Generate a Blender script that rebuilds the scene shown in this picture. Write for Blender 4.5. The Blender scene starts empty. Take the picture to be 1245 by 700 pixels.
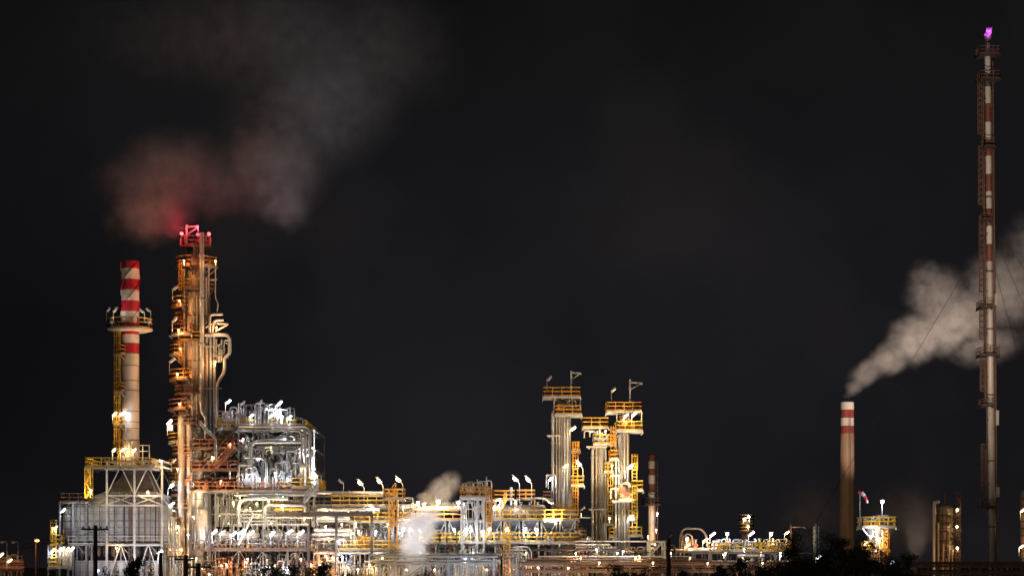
import bpy, bmesh, math, random
from mathutils import Vector, Matrix
from math import pi, sin, cos, radians

rnd = random.Random(7)
scene = bpy.context.scene
COL = scene.collection

# ---------------------------------------------------------------- view: F px focal length, horizon row, eye height
F, CX, HY, CZ = 2400.0, 622.5, 688.0, 3.5
D = 270.0
def X(px, y=D): return (px - CX) * y / F
def Z(py, y=D): return CZ + (HY - py) * y / F
def P(px, py, y=D): return Vector((X(px, y), y, Z(py, y)))
def S(px, y=D): return px * y / F

# ---------------------------------------------------------------- materials
def mat(name, col, rough=0.55, metal=0.0, var=0.25, scale=1.5, dirt=None, dirt_amt=0.35, bump=0.0, seam=None, streak=False):
    m = bpy.data.materials.new(name); m.use_nodes = True
    nt = m.node_tree; N = nt.nodes; L = nt.links
    b = N['Principled BSDF']
    b.inputs['Roughness'].default_value = rough
    b.inputs['Metallic'].default_value = metal
    geo = N.new('ShaderNodeNewGeometry')
    pos = geo.outputs['Position']
    mp = N.new('ShaderNodeMapping')
    mp.inputs['Scale'].default_value = (1, 1, 0.25 if streak else 1)
    L.new(pos, mp.inputs['Vector'])
    n1 = N.new('ShaderNodeTexNoise'); n1.inputs['Scale'].default_value = scale; n1.inputs['Detail'].default_value = 6
    L.new(mp.outputs[0], n1.inputs['Vector'])
    r1 = N.new('ShaderNodeMapRange'); r1.inputs['From Min'].default_value = 0.3; r1.inputs['From Max'].default_value = 0.7
    r1.inputs['To Min'].default_value = 1 - var; r1.inputs['To Max'].default_value = 1 + var * 0.4
    L.new(n1.outputs['Fac'], r1.inputs['Value'])
    mul = N.new('ShaderNodeMix'); mul.data_type = 'RGBA'; mul.blend_type = 'MULTIPLY'; mul.inputs[0].default_value = 1
    mul.inputs[6].default_value = (*col, 1); L.new(r1.outputs[0], mul.inputs[7])
    out = mul.outputs[2]
    if dirt:
        n2 = N.new('ShaderNodeTexNoise'); n2.inputs['Scale'].default_value = scale * 0.6; n2.inputs['Detail'].default_value = 8
        n2.inputs['Roughness'].default_value = 0.7
        L.new(mp.outputs[0], n2.inputs['Vector'])
        r2 = N.new('ShaderNodeMapRange'); r2.inputs['From Min'].default_value = 0.48; r2.inputs['From Max'].default_value = 0.68
        r2.inputs['To Max'].default_value = dirt_amt
        L.new(n2.outputs['Fac'], r2.inputs['Value'])
        mx = N.new('ShaderNodeMix'); mx.data_type = 'RGBA'
        L.new(r2.outputs[0], mx.inputs[0]); L.new(out, mx.inputs[6]); mx.inputs[7].default_value = (*dirt, 1)
        out = mx.outputs[2]
    if seam:
        sp = N.new('ShaderNodeSeparateXYZ'); L.new(pos, sp.inputs[0])
        md = N.new('ShaderNodeMath'); md.operation = 'MODULO'; L.new(sp.outputs['Z'], md.inputs[0]); md.inputs[1].default_value = seam
        lt = N.new('ShaderNodeMath'); lt.operation = 'LESS_THAN'; L.new(md.outputs[0], lt.inputs[0]); lt.inputs[1].default_value = 0.06
        mx = N.new('ShaderNodeMix'); mx.data_type = 'RGBA'
        ml = N.new('ShaderNodeMath'); ml.operation = 'MULTIPLY'; L.new(lt.outputs[0], ml.inputs[0]); ml.inputs[1].default_value = 0.55
        L.new(ml.outputs[0], mx.inputs[0]); L.new(out, mx.inputs[6]); mx.inputs[7].default_value = (0.08, 0.06, 0.05, 1)
        out = mx.outputs[2]
    L.new(out, b.inputs['Base Color'])
    if bump:
        bp = N.new('ShaderNodeBump'); bp.inputs['Strength'].default_value = bump; bp.inputs['Distance'].default_value = 0.05
        L.new(n1.outputs['Fac'], bp.inputs['Height']); L.new(bp.outputs[0], b.inputs['Normal'])
    return m

def glow(name, col, strength):
    m = bpy.data.materials.new(name); m.use_nodes = True
    b = m.node_tree.nodes['Principled BSDF']
    b.inputs['Base Color'].default_value = (0.8, 0.8, 0.8, 1)
    b.inputs['Emission Color'].default_value = (*col, 1)
    b.inputs['Emission Strength'].default_value = strength
    m.cycles.emission_sampling = 'NONE'
    return m

RUST = (0.16, 0.07, 0.03)
M = dict(
    white=mat('galvanised_steel', (0.52, 0.52, 0.50), 0.5, 0.25, 0.3, 0.9, (0.2, 0.15, 0.1), 0.4),
    pipe=mat('pipe_cladding', (0.56, 0.55, 0.52), 0.38, 0.4, 0.25, 0.7, (0.22, 0.17, 0.12), 0.4, streak=True),
    clad=mat('vessel_cladding', (0.54, 0.50, 0.45), 0.42, 0.3, 0.3, 0.8, (0.25, 0.16, 0.1), 0.5, 0.15, seam=1.6, streak=True),
    warmclad=mat('weathered_cladding', (0.52, 0.41, 0.31), 0.5, 0.2, 0.35, 0.8, (0.25, 0.1, 0.05), 0.5, 0.15, seam=1.9, streak=True),
    grey=mat('grey_steel', (0.26, 0.27, 0.28), 0.55, 0.2, 0.3, 1.0, (0.12, 0.09, 0.07), 0.4),
    dark=mat('dark_steel', (0.055, 0.048, 0.045), 0.6, 0.1, 0.3, 1.2, (0.1, 0.05, 0.03), 0.4),
    brown=mat('brown_primer_steel', (0.15, 0.082, 0.055), 0.6, 0.0, 0.3, 1.2, (0.08, 0.05, 0.04), 0.5),
    rust=mat('red_oxide_steel', (0.27, 0.105, 0.055), 0.6, 0.0, 0.3, 1.2, (0.12, 0.06, 0.04), 0.5),
    yellow=mat('yellow_paint', (0.62, 0.37, 0.035), 0.5, 0.0, 0.25, 2.0, (0.3, 0.15, 0.03), 0.4),
    orange=mat('amber_paint', (0.62, 0.29, 0.035), 0.5, 0.0, 0.25, 2.0, (0.3, 0.12, 0.03), 0.4),
    red=mat('red_stack_paint', (0.44, 0.014, 0.035), 0.45, 0.0, 0.2, 1.0, (0.2, 0.03, 0.03), 0.4, streak=True),
    wpaint=mat('white_stack_paint', (0.72, 0.66, 0.58), 0.45, 0.0, 0.2, 1.0, (0.35, 0.26, 0.2), 0.4, streak=True),
    stack=mat('stack_shell_paint', (0.60, 0.53, 0.46), 0.45, 0.05, 0.2, 0.8, (0.3, 0.2, 0.14), 0.45, streak=True),
    bandred=mat('chimney_band_red', (0.34, 0.045, 0.04), 0.7, 0.0, 0.3, 0.8, (0.15, 0.06, 0.04), 0.4, streak=True),
    brick=mat('brown_concrete', (0.33, 0.215, 0.145), 0.85, 0.0, 0.25, 0.6, (0.16, 0.09, 0.06), 0.4, streak=True),
    oxred=mat('faded_red_paint', (0.23, 0.085, 0.05), 0.6, 0.0, 0.3, 0.8, (0.15, 0.06, 0.04), 0.5, streak=True),
    casing=mat('furnace_casing', (0.44, 0.44, 0.45), 0.5, 0.2, 0.45, 0.5, (0.2, 0.15, 0.1), 0.6, 0.2, seam=1.35, streak=True),
    soot=mat('sooty_duct', (0.12, 0.10, 0.085), 0.6, 0.1, 0.4, 0.8, (0.2, 0.12, 0.07), 0.5),
    cooler=mat('air_cooler_plate', (0.42, 0.44, 0.52), 0.4, 0.3, 0.3, 0.9, (0.2, 0.18, 0.2), 0.3),
    grate=mat('deck_grating', (0.30, 0.28, 0.25), 0.6, 0.2, 0.4, 2.0, (0.15, 0.1, 0.07), 0.4),
    conc=mat('yard_concrete', (0.22, 0.20, 0.18), 0.9, 0.0, 0.35, 0.3, (0.08, 0.07, 0.06), 0.6),
    soil=mat('dry_soil', (0.10, 0.075, 0.05), 0.95, 0.0, 0.4, 0.2, (0.05, 0.06, 0.025), 0.7, 0.3),
    wood=mat('tarred_wood', (0.05, 0.038, 0.03), 0.8, 0.0, 0.3, 3.0),
    cable=mat('cable_black', (0.02, 0.02, 0.02), 0.6, 0.0, 0.1),
    porcelain=mat('insulator_glaze', (0.10, 0.06, 0.05), 0.3, 0.0, 0.1),
    bark=mat('bark', (0.06, 0.045, 0.03), 0.9, 0.0, 0.4, 6.0),
    leaf=mat('olive_leaf', (0.05, 0.062, 0.028), 0.6, 0.0, 0.5, 2.5),
    leafdry=mat('dry_leaf', (0.11, 0.085, 0.03), 0.7, 0.0, 0.5, 2.5),
    sock=mat('windsock_cloth', (0.62, 0.03, 0.05), 0.8, 0.0, 0.1),
    sockw=mat('windsock_white', (0.75, 0.72, 0.7), 0.8, 0.0, 0.1),
    housing=mat('lamp_housing', (0.45, 0.44, 0.42), 0.4, 0.3, 0.1),
    dull=mat('unlit_lens', (0.70, 0.70, 0.68), 0.25, 0.0, 0.05),
    g_white=glow('lens_white', (0.90, 0.94, 1.0), 7),
    g_warm=glow('lens_warm', (1.0, 0.72, 0.36), 7),
    g_yel=glow('lens_yellow', (1.0, 0.84, 0.38), 7),
    g_org=glow('lens_orange', (1.0, 0.42, 0.14), 5),
    g_gold=glow('lens_gold', (1.0, 0.80, 0.50), 6),
    g_neu=glow('lens_neutral', (1.0, 0.85, 0.72), 6),
    g_red=glow('lens_red', (1.0, 0.03, 0.07), 2.2),
    g_mag=glow('panel_magenta', (0.9, 0.04, 0.25), 1.6),
)
LCOL = dict(g_white=(0.80, 0.85, 1.0), g_warm=(1.0, 0.66, 0.34), g_yel=(1.0, 0.78, 0.36), g_org=(1.0, 0.42, 0.14), g_red=(1.0, 0.05, 0.09), g_neu=(1.0, 0.79, 0.64), g_gold=(1.0, 0.74, 0.44))

# ---------------------------------------------------------------- mesh builder
class MB:
    def __init__(s): s.v, s.f, s.m, s.sm = [], [], [], []
    def _add(s, vs, fs, sm=False, mi=0):
        o = len(s.v); s.v += [tuple(v) for v in vs]
        for f in fs:
            s.f.append(tuple(i + o for i in f)); s.m.append(mi); s.sm.append(sm)
    def box(s, x0, x1, y0, y1, z0, z1, mi=0):
        s._add([(x0,y0,z0),(x1,y0,z0),(x1,y1,z0),(x0,y1,z0),(x0,y0,z1),(x1,y0,z1),(x1,y1,z1),(x0,y1,z1)],
               [(0,3,2,1),(4,5,6,7),(0,1,5,4),(1,2,6,5),(2,3,7,6),(3,0,4,7)], False, mi)
        return s
    def bar(s, p, q, w=0.06, h=None, mi=0):
        p, q = Vector(p), Vector(q); d = q - p
        if d.length < 1e-5: return s
        d.normalize(); h = w if h is None else h
        up = Vector((0,0,1)) if abs(d.z) < 0.95 else Vector((0,1,0))
        a = d.cross(up).normalized(); b = a.cross(d).normalized()
        vs = []
        for c in (p, q):
            for sa, sb in ((-1,-1),(1,-1),(1,1),(-1,1)): vs.append(c + a*w*sa + b*h*sb)
        s._add(vs, [(0,1,2,3),(7,6,5,4),(0,4,5,1),(1,5,6,2),(2,6,7,3),(3,7,4,0)], False, mi)
        return s
    def tube(s, pts, r, n=8, bend=0.0, mi=0, cap=True):
        pts = [Vector(p) for p in pts]
        if bend > 0 and len(pts) > 2:
            o = [pts[0]]
            for i in range(1, len(pts)-1):
                a, b, c = pts[i-1], pts[i], pts[i+1]
                k = min(bend, (a-b).length*0.49, (c-b).length*0.49)
                p0, p2 = b + (a-b).normalized()*k, b + (c-b).normalized()*k
                for t in (0, .25, .5, .75, 1): o.append(p0*(1-t)**2 + b*2*t*(1-t) + p2*t*t)
            o.append(pts[-1]); pts = o
        R = r if isinstance(r, (list, tuple)) else [r]*len(pts)
        rings, prev = [], None
        for i, p in enumerate(pts):
            d = (pts[min(i+1, len(pts)-1)] - pts[max(i-1, 0)])
            if d.length < 1e-6: d = Vector((0,0,1))
            d.normalize()
            if prev is None:
                up = Vector((0,0,1)) if abs(d.z) < 0.9 else Vector((1,0,0))
                a = d.cross(up).normalized()
            else:
                a = (prev - d*prev.dot(d)).normalized()
            prev = a; b = d.cross(a)
            rings.append([p + (a*cos(2*pi*k/n) + b*sin(2*pi*k/n))*R[i] for k in range(n)])
        vs = [v for rg in rings for v in rg]; fs = []
        for i in range(len(rings)-1):
            for k in range(n):
                k2 = (k+1) % n
                fs.append((i*n+k, i*n+k2, (i+1)*n+k2, (i+1)*n+k))
        s._add(vs, fs, True, mi)
        if cap:
            s._add(rings[0], [tuple(range(n))[::-1]], False, mi); s._add(rings[-1], [tuple(range(n))], False, mi)
        return s
    def lathe(s, x, y, prof, n=24, mis=None, lean=None):
        vs = []
        for r, z in prof:
            ox = lean(z) if lean else 0
            for k in range(n): vs.append((x+ox+r*cos(2*pi*k/n), y+r*sin(2*pi*k/n), z))
        for i in range(len(prof)-1):
            fs = [(i*n+k, i*n+(k+1)%n, (i+1)*n+(k+1)%n, (i+1)*n+k) for k in range(n)]
            o = len(s.v)
            if i == 0: s.v += vs; base = o
            for f in fs:
                s.f.append(tuple(q+base for q in f)); s.m.append(mis[i] if mis else 0); s.sm.append(True)
        s.f.append(tuple(base+k for k in range(n))[::-1]); s.m.append(mis[0] if mis else 0); s.sm.append(False)
        s.f.append(tuple(base+(len(prof)-1)*n+k for k in range(n))); s.m.append(mis[-1] if mis else 0); s.sm.append(False)
        return s
    def sector(s, x, y, z0, z1, r0, r1, a0=0, a1=360, n=None):
        n = n or max(4, int(abs(a1-a0)/15)); full = abs(a1-a0) >= 359.9
        vs, fs = [], []
        for i in range(n+1):
            a = radians(a0 + (a1-a0)*i/n)
            for r in (r0, r1):
                for z in (z0, z1): vs.append((x+r*cos(a), y+r*sin(a), z))
        for i in range(n):
            a, b = i*4, i*4+4
            fs += [(a+1,a+3,b+3,b+1), (a,b,b+2,a+2), (a+2,b+2,b+3,a+3), (a,a+1,b+1,b)]
        if not full: fs += [(0,2,3,1), (n*4,n*4+1,n*4+3,n*4+2)]
        s._add(vs, fs); return s
    def ball(s, c, r, n=10, m=6, sq=(1,1,1)):
        vs = []; fs = []
        for i in range(m+1):
            t = pi*i/m
            for k in range(n):
                vs.append((c[0]+r*sq[0]*sin(t)*cos(2*pi*k/n), c[1]+r*sq[1]*sin(t)*sin(2*pi*k/n), c[2]+r*sq[2]*cos(t)))
        for i in range(m):
            for k in range(n): fs.append((i*n+k, (i+1)*n+k, (i+1)*n+(k+1)%n, i*n+(k+1)%n))
        s._add(vs, fs, True); return s
    def build(s, name, mats, loc=(0,0,0)):
        me = bpy.data.meshes.new(name)
        l = Vector(loc)
        me.from_pydata([tuple(Vector(v)-l) for v in s.v], [], s.f)
        for k in (mats if isinstance(mats, (list, tuple)) else [mats]): me.materials.append(M[k] if isinstance(k, str) else k)
        me.polygons.foreach_set('material_index', s.m); me.polygons.foreach_set('use_smooth', s.sm)
        me.update()
        o = bpy.data.objects.new(name, me); COL.objects.link(o)
        return o

def tag(o, label=None, cat=None, group=None, kind=None):
    if label: o['label'] = label
    if cat: o['category'] = cat
    if group: o['group'] = group
    if kind: o['kind'] = kind
    return o
class Thing:
    def __init__(s, name, label, cat, loc, group=None):
        s.o = bpy.data.objects.new(name, None); COL.objects.link(s.o)
        s.loc = Vector(loc); s.o.location = s.loc; s.o.empty_display_size = 0.3
        tag(s.o, label, cat, group)
    def part(s, name, mb, m, parent=None, label=None):
        o = mb.build(name, m, s.loc); o.parent = parent or s.o
        if label: o['label'] = label
        return o
def solo(name, label, cat, mb, m, loc=None, group=None):
    if loc is None:
        xs = [v[0] for v in mb.v]; ys = [v[1] for v in mb.v]; zs = [v[2] for v in mb.v]
        loc = ((min(xs)+max(xs))/2, (min(ys)+max(ys))/2, min(zs))
    o = mb.build(name, m, loc); o.location = loc
    return tag(o, label, cat, group)
def children(o): return [c for c in bpy.data.objects if c.parent == o]
def copy_tree(o, kids, parent=None):
    c = o.copy(); COL.objects.link(c)
    if parent: c.parent = parent
    for ch, sub in kids: copy_tree(ch, sub, c)
    return c
def kid_tree(o): return [(c, kid_tree(c)) for c in children(o)]
ORD = 'first second third fourth fifth sixth seventh eighth ninth tenth eleventh twelfth thirteenth fourteenth fifteenth sixteenth'.split()
def nth(i, n):
    if n == 1: return 'the only one'
    if n > 2 and 0 < i < n-1: return ORD[i] + ' from left'
    if i == 0: return 'leftmost'
    if i == n-1: return 'rightmost'
    return ORD[i] + ' from the left'

# ---------------------------------------------------------------- small builders
def railing(mb, pts, z, h=1.1, w=0.043, sp=1.15, closed=False, toe=True):
    pts = [Vector((p[0], p[1], z)) for p in pts]
    segs = list(zip(pts, pts[1:])) + ([(pts[-1], pts[0])] if closed else [])
    for a, b in segs:
        n = max(1, round((b-a).length/sp))
        for i in range(n+1):
            q = a.lerp(b, i/n); mb.bar(q, q+Vector((0,0,h)), w*0.9)
        for k in (h, h*0.54): mb.bar(a+Vector((0,0,k)), b+Vector((0,0,k)), w)
        if toe: mb.bar(a+Vector((0,0,0.1)), b+Vector((0,0,0.1)), 0.02, 0.06)
    return mb
def arc(x, y, r, a0, a1, n=None):
    n = n or max(3, int(abs(a1-a0)/18))
    return [(x+r*cos(radians(a0+(a1-a0)*i/n)), y+r*sin(radians(a0+(a1-a0)*i/n))) for i in range(n+1)]
def ring_platform(t, cx, cy, z, rin, rout, a0, a1, rail='yellow', deck='grate', h=1.15, thick=0.22):
    d = MB(); d.sector(cx, cy, z-thick, z, rin*0.98, rout, a0, a1)
    n = max(2, int(abs(a1-a0)/35))
    for i in range(n+1):
        a = radians(a0+(a1-a0)*i/n); c, s_ = cos(a), sin(a)
        d.bar((cx+rout*0.96*c, cy+rout*0.96*s_, z-thick), (cx+rin*c, cy+rin*s_, z-thick-(rout-rin)*0.7), 0.06)
    p = t.part('platform', d, deck)
    r = MB(); pts = arc(cx, cy, rout-0.06, a0, a1)
    if abs(a1-a0) < 355: pts = [(cx+rin*cos(radians(a0)), cy+rin*sin(radians(a0)))] + pts + [(cx+rin*cos(radians(a1)), cy+rin*sin(radians(a1)))]
    railing(r, pts, z, h, sp=1.0)
    t.part('railing', r, rail, p)
    return p
def box_platform(t, x0, x1, y0, y1, z, rail='yellow', deck='grate', h=1.15, thick=0.22, br=True, sides='lfrb', w=0.05):
    d = MB(); d.box(x0, x1, y0, y1, z-thick, z)
    if br:
        n = max(1, int((x1-x0)/2.2))
        for i in range(n+1):
            x = x0+(x1-x0)*i/n
            d.bar((x, y0, z-thick-0.1), (x, y1, z-thick-0.1), 0.06, 0.1)
    p = t.part('platform', d, deck)
    r = MB(); e = 0.05; cs = {'l': ((x0+e,y1-e),(x0+e,y0+e)), 'f': ((x0+e,y0+e),(x1-e,y0+e)), 'r': ((x1-e,y0+e),(x1-e,y1-e)), 'b': ((x1-e,y1-e),(x0+e,y1-e))}
    for k in sides: railing(r, cs[k], z, h, w=w)
    t.part('railing', r, rail, p)
    return p
def ladder(mb, x, y, z0, z1, cage=True, w=0.25, side=(0,-1), rw=0.035):
    sx, sy = side; tx, ty = -sy, sx
    for k in (-1, 1): mb.bar((x+tx*w*k, y+ty*w*k, z0), (x+tx*w*k, y+ty*w*k, z1), rw*1.3)
    z = z0+0.3
    while z < z1:
        mb.bar((x-tx*w, y-ty*w, z), (x+tx*w, y+ty*w, z), rw); z += 0.45
    if cage and z1-z0 > 3:
        R = 0.42; cxx, cyy = x+sx*R*0.8, y+sy*R*0.8
        z = z0+2.2; base = math.degrees(math.atan2(sy, sx))
        while z <= z1+0.9:
            a = arc(cxx, cyy, R, base-120, base+120, 6)
            for p, q in zip(a, a[1:]): mb.bar((p[0],p[1],z), (q[0],q[1],z), rw)
            z += 0.9
        for ang in (-100, -50, 0, 50, 100):
            a = radians(base+ang); mb.bar((cxx+R*cos(a), cyy+R*sin(a), z0+2.2), (cxx+R*cos(a), cyy+R*sin(a), z1+0.9), rw*0.8)
    return mb
def stair(mb, x0, x1, y, z0, z1, w=0.45):
    for k in (-1, 1):
        mb.bar((x0, y+w*k, z0), (x1, y+w*k, z1), 0.05, 0.12)
        for hh in (0.55, 1.05): mb.bar((x0, y+w*k, z0+hh), (x1, y+w*k, z1+hh), 0.04)
        n = max(2, int(abs(x1-x0)/1.0))
        for i in range(n+1):
            t = i/n; x, z = x0+(x1-x0)*t, z0+(z1-z0)*t; mb.bar((x, y+w*k, z), (x, y+w*k, z+1.05), 0.04)
    n = max(3, int(abs(z1-z0)/0.25))
    for i in range(n):
        t = (i+.5)/n; x, z = x0+(x1-x0)*t, z0+(z1-z0)*t; mb.box(x-.12, x+.12, y-w, y+w, z-.02, z+.02)
    return mb
def flange(mb, x, y, z, r, t=0.12): mb.lathe(x, y, [(r, z-t/2), (r, z+t/2)], 16); return mb
def brace_x(mb, a, b, c, d, w): mb.bar(a, d, w); mb.bar(b, c, w)

# ---------------------------------------------------------------- lamps
LD, PROTO = {}, {}
KP = 0.36
def ldata(mk, power, size=0.12):
    k = (mk, power)
    if k not in LD:
        l = bpy.data.lights.new('lamp_light', 'POINT'); l.energy = power*KP; l.color = LCOL[mk]; l.shadow_soft_size = size
        LD[k] = l
    return LD[k]
def lamp_proto(style, mk, h, side):
    key = (style, mk, round(h, 1), side)
    if key in PROTO: return PROTO[key]
    t = Thing('lamp', 'lamp', 'lamp', (0,0,0))
    post = MB(); lens = MB(); hs = MB()
    if style == 'tube':             # short post with a slanted tube fitting
        post.tube([(0,0,0),(0,0,h)], 0.045, 6)
        d = Vector((-side*0.75, -0.2, 0.62)).normalized()
        a = Vector((0,0,h)); b = a + d*1.05
        lens.tube([a+d*0.25, a+d*0.32, b-d*0.07, b], [0.04, 0.085, 0.085, 0.04], 8)
        nrm = Vector((side*0.5, 0.25, 0.6)).normalized()
        hs.bar(a+d*0.1+nrm*0.2, b+d*0.05+nrm*0.2, 0.16, 0.05); hs.bar(a, a+d*0.3+nrm*0.1, 0.05)
        lp = (a+b)*0.5 + Vector((0, -0.45, -0.25))
    elif style == 'post':           # taller post, arm, drop head
        post.tube([(0,0,0),(0,0,h-0.3),(-side*0.25,-0.05,h)], 0.055, 6, 0.2)
        c = Vector((-side*0.62, -0.1, h+0.28))
        d = Vector((-side*0.7, -0.15, 0.62)).normalized()
        lens.tube([c-d*0.34, c-d*0.24, c, c+d*0.24, c+d*0.34], [0.05, 0.17, 0.21, 0.17, 0.05], 10)
        hs.bar(c-d*0.55+Vector((0,0.12,0.24)), c+d*0.5+Vector((0,0.12,0.24)), 0.24, 0.05)
        hs.bar(Vector((-side*0.25,-0.05,h)), c-d*0.3+Vector((0,0.1,0.1)), 0.05)
        lp = c + Vector((0, -0.5, -0.3))
    elif style == 'bulk':           # small round bulkhead light on a short stub
        post.bar((0,0.05,0),(0,0.05,h), 0.04); post.bar((0,0.05,h),(0,-0.15,h), 0.04)
        lens.ball((0,-0.2,h), 0.12, 8, 6); hs.lathe(0,-0.2,[(0.2,h+0.1),(0.16,h+0.17),(0.05,h+0.2)], 10)
        lp = Vector((0,-0.6,h-0.1))
    else:                           # bulkhead: round glass on a bracket
        post.bar((0,0.05,0),(0,0.05,h), 0.05); post.bar((0,0.05,h),(0,-0.25,h), 0.05)
        lens.ball((0,-0.3,h), 0.24, 10, 6, (1,0.8,1)); hs.lathe(0,-0.3,[(0.34,h+0.2),(0.3,h+0.3),(0.1,h+0.38)], 12)
        lp = Vector((0,-0.8,h-0.15))
    t.part('post', post, 'housing'); t.part('lamp_shade', hs, 'housing'); t.part('lens', lens, mk)
    if mk in LCOL:
        lo = bpy.data.objects.new('lamp_light', ldata(mk, 500)); COL.objects.link(lo); lo.parent = t.o; lo.location = lp
    PROTO[key] = [t.o, kid_tree(t.o), False]
    return PROTO[key]
def lamp(px, py, y, mk, label, group, power=500, style='tube', h=1.2, side=-1):
    """px,py: where the lit head shows; the post stands below it"""
    pr = lamp_proto(style, mk, h, side)
    dx, dz = {'tube': (-side*0.45, h+0.45), 'post': (-side*0.62, h+0.28)}.get(style, (0, h))
    if not pr[2]: o, pr[2] = pr[0], True
    else: o = copy_tree(pr[0], pr[1])
    p = P(px, py, y); k = 1.0 if px in (437,460,484) else rnd.uniform(.78,1.08); o.scale = (k,k,k); o.rotation_euler = (0,0,radians(rnd.uniform(-28,28)))
    o.location = (p.x-dx*k, p.y, p.z-dz*k)
    for c in o.children:
        if c.type == 'LIGHT': c.data = ldata(mk, power)
    tag(o, label, 'lamp', group)
    return o
def lamps(site, y, items, group=None):
    items = sorted(items, key=lambda i: i[0]); n = len(items)
    words_ = {'g_white': 'white', 'g_warm': 'warm', 'g_yel': 'yellow', 'g_org': 'orange', 'g_red': 'red', 'dull': 'unlit'}
    by = {}
    for it in items: by.setdefault(it[2], []).append(it)
    for mk, li in by.items():
        for i, it in enumerate(li):
            px, py, _, power = it[:4]; kw = dict(it[4]) if len(it) > 4 else {}
            yy = kw.pop('y', y)
            lit = 'unlit slanted tube lamp' if mk == 'dull' else ('glowing %s lamp' % words_[mk])
            lab = '%s %s' % (lit, site) + ('' if len(li) == 1 else ', ' + nth(i, len(li)))
            lamp(px, py, yy, mk, lab, group or 'plant lamps', power, **kw)
def floodlight(pos, target, mk, power, cone, label, blend=0.6, foot=None):
    pos, target = Vector(pos), Vector(target); d = (target-pos).normalized()
    t = Thing('floodlight', label, 'floodlight', (pos.x, pos.y, foot if foot is not None else pos.z-0.9), 'floodlights')
    b = MB(); b.tube([(pos.x,pos.y,foot if foot is not None else pos.z-0.9),(pos.x,pos.y,pos.z-0.3)], 0.06, 6)
    a = d.cross(Vector((0,0,1))).normalized()
    b.bar(pos-Vector((0,0,0.3))-a*0.35, pos-Vector((0,0,0.3))+a*0.35, 0.04); b.bar(pos-Vector((0,0,0.3))-a*0.35, pos-a*0.35, 0.04); b.bar(pos-Vector((0,0,0.3))+a*0.35, pos+a*0.35, 0.04)
    t.part('bracket', b, 'housing')
    h = MB(); h.tube([pos-d*0.35, pos-d*0.3, pos+d*0.1], [0.12, 0.26, 0.32], 10); t.part('housing', h, 'housing')
    l = MB(); l.tube([pos+d*0.105, pos+d*0.13], [0.27, 0.25], 10); t.part('lens', l, mk)
    ld = bpy.data.lights.new('flood_beam', 'SPOT'); ld.energy = power; ld.color = LCOL[mk]; ld.spot_size = radians(cone); ld.spot_blend = blend; ld.shadow_soft_size = 0.25 if power != 420 else 1.2
    lo = bpy.data.objects.new('flood_beam', ld); COL.objects.link(lo); lo.parent = t.o
    lo.location = pos + d*0.25 - t.loc; lo.rotation_euler = d.to_track_quat('-Z', 'Y').to_euler()
    return t

# ---------------------------------------------------------------- plant equipment
def drum(label, px0, px1, py, rpx, y, m='clad', group='horizontal vessels', saddle='grey', base=None, cat='vessel', name='horizontal_vessel', nozz=3):
    a, b, r = P(px0, py, y), P(px1, py, y), S(rpx, y)
    t = Thing(name, label, cat, ((a.x+b.x)/2, y, a.z-r*1.5), group)
    s = MB(); hd = min(r*0.55, (b.x-a.x)*0.2)
    pts = [a, a+Vector((hd*.25,0,0)), a+Vector((hd*.6,0,0)), a+Vector((hd,0,0)), b-Vector((hd,0,0)), b-Vector((hd*.6,0,0)), b-Vector((hd*.25,0,0)), b]
    s.tube(pts, [r*.1, r*.62, r*.88, r, r, r*.88, r*.62, r*.1], 18)
    t.part('shell', s, m)
    for k in (0.22, 0.78):
        sd = MB(); x = a.x+(b.x-a.x)*k; sd.box(x-0.15, x+0.15, y-r*0.8, y+r*0.8, a.z-r*1.5 if base is None else Z(base, y), a.z-r*0.55)
        t.part('saddle', sd, saddle)
    for i in range(nozz):
        x = a.x+(b.x-a.x)*(i+1)/(nozz+1); n = MB(); n.tube([(x,y,a.z+r*0.9),(x,y,a.z+r*1.35)], r*0.18, 8); n.tube([(x,y,a.z+r*1.35),(x,y,a.z+r*1.45)], r*0.3, 10)
        t.part('nozzle', n, m)
    return t
def vessel(label, px, py0, py1, rpx, y, m='clad', group='upright vessels', skirt=True, bands=4, cat='vessel'):
    x, z1, z0, r = X(px, y), Z(py0, y), Z(py1, y), S(rpx, y)
    t = Thing('upright_vessel', label, cat, (x, y, z0), group)
    s = MB(); s.lathe(x, y, [(r, z0), (r, z1-r*.6), (r*.88, z1-r*.3), (r*.6, z1-r*.1), (r*.15, z1)], 22); t.part('shell', s, m)
    for i in range(bands):
        b = MB(); flange(b, x, y, z0+(z1-z0-r)*(i+.6)/bands, r*1.05, 0.14); t.part('band', b, 'grey')
    n = MB(); n.tube([(x,y,z1-r*.1),(x,y,z1+r*.5)], r*.22, 8); flange(n, x, y, z1+r*.5, r*.38); t.part('nozzle', n, m)
    return t
def pipe(label, pts, rpx, m='pipe', y=None, bend=0.5, group='pipes', n=10, fl=True, cat='pipe'):
    Q = [P(p[0], p[1], p[2] if len(p) > 2 else y) for p in pts]
    r = S(rpx, Q[0].y); mb = MB(); mb.tube(Q, r, n, bend)
    if fl:
        for a, b in zip(Q, Q[1:]):
            L = (b-a).length; k = int(L/6)
            for i in range(k):
                c = a.lerp(b, (i+.5)/k); d = (b-a).normalized(); mb.tube([c-d*.07, c+d*.07], r*1.35, n)
    return solo('pipe', label, cat, mb, m, None, group)
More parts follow.
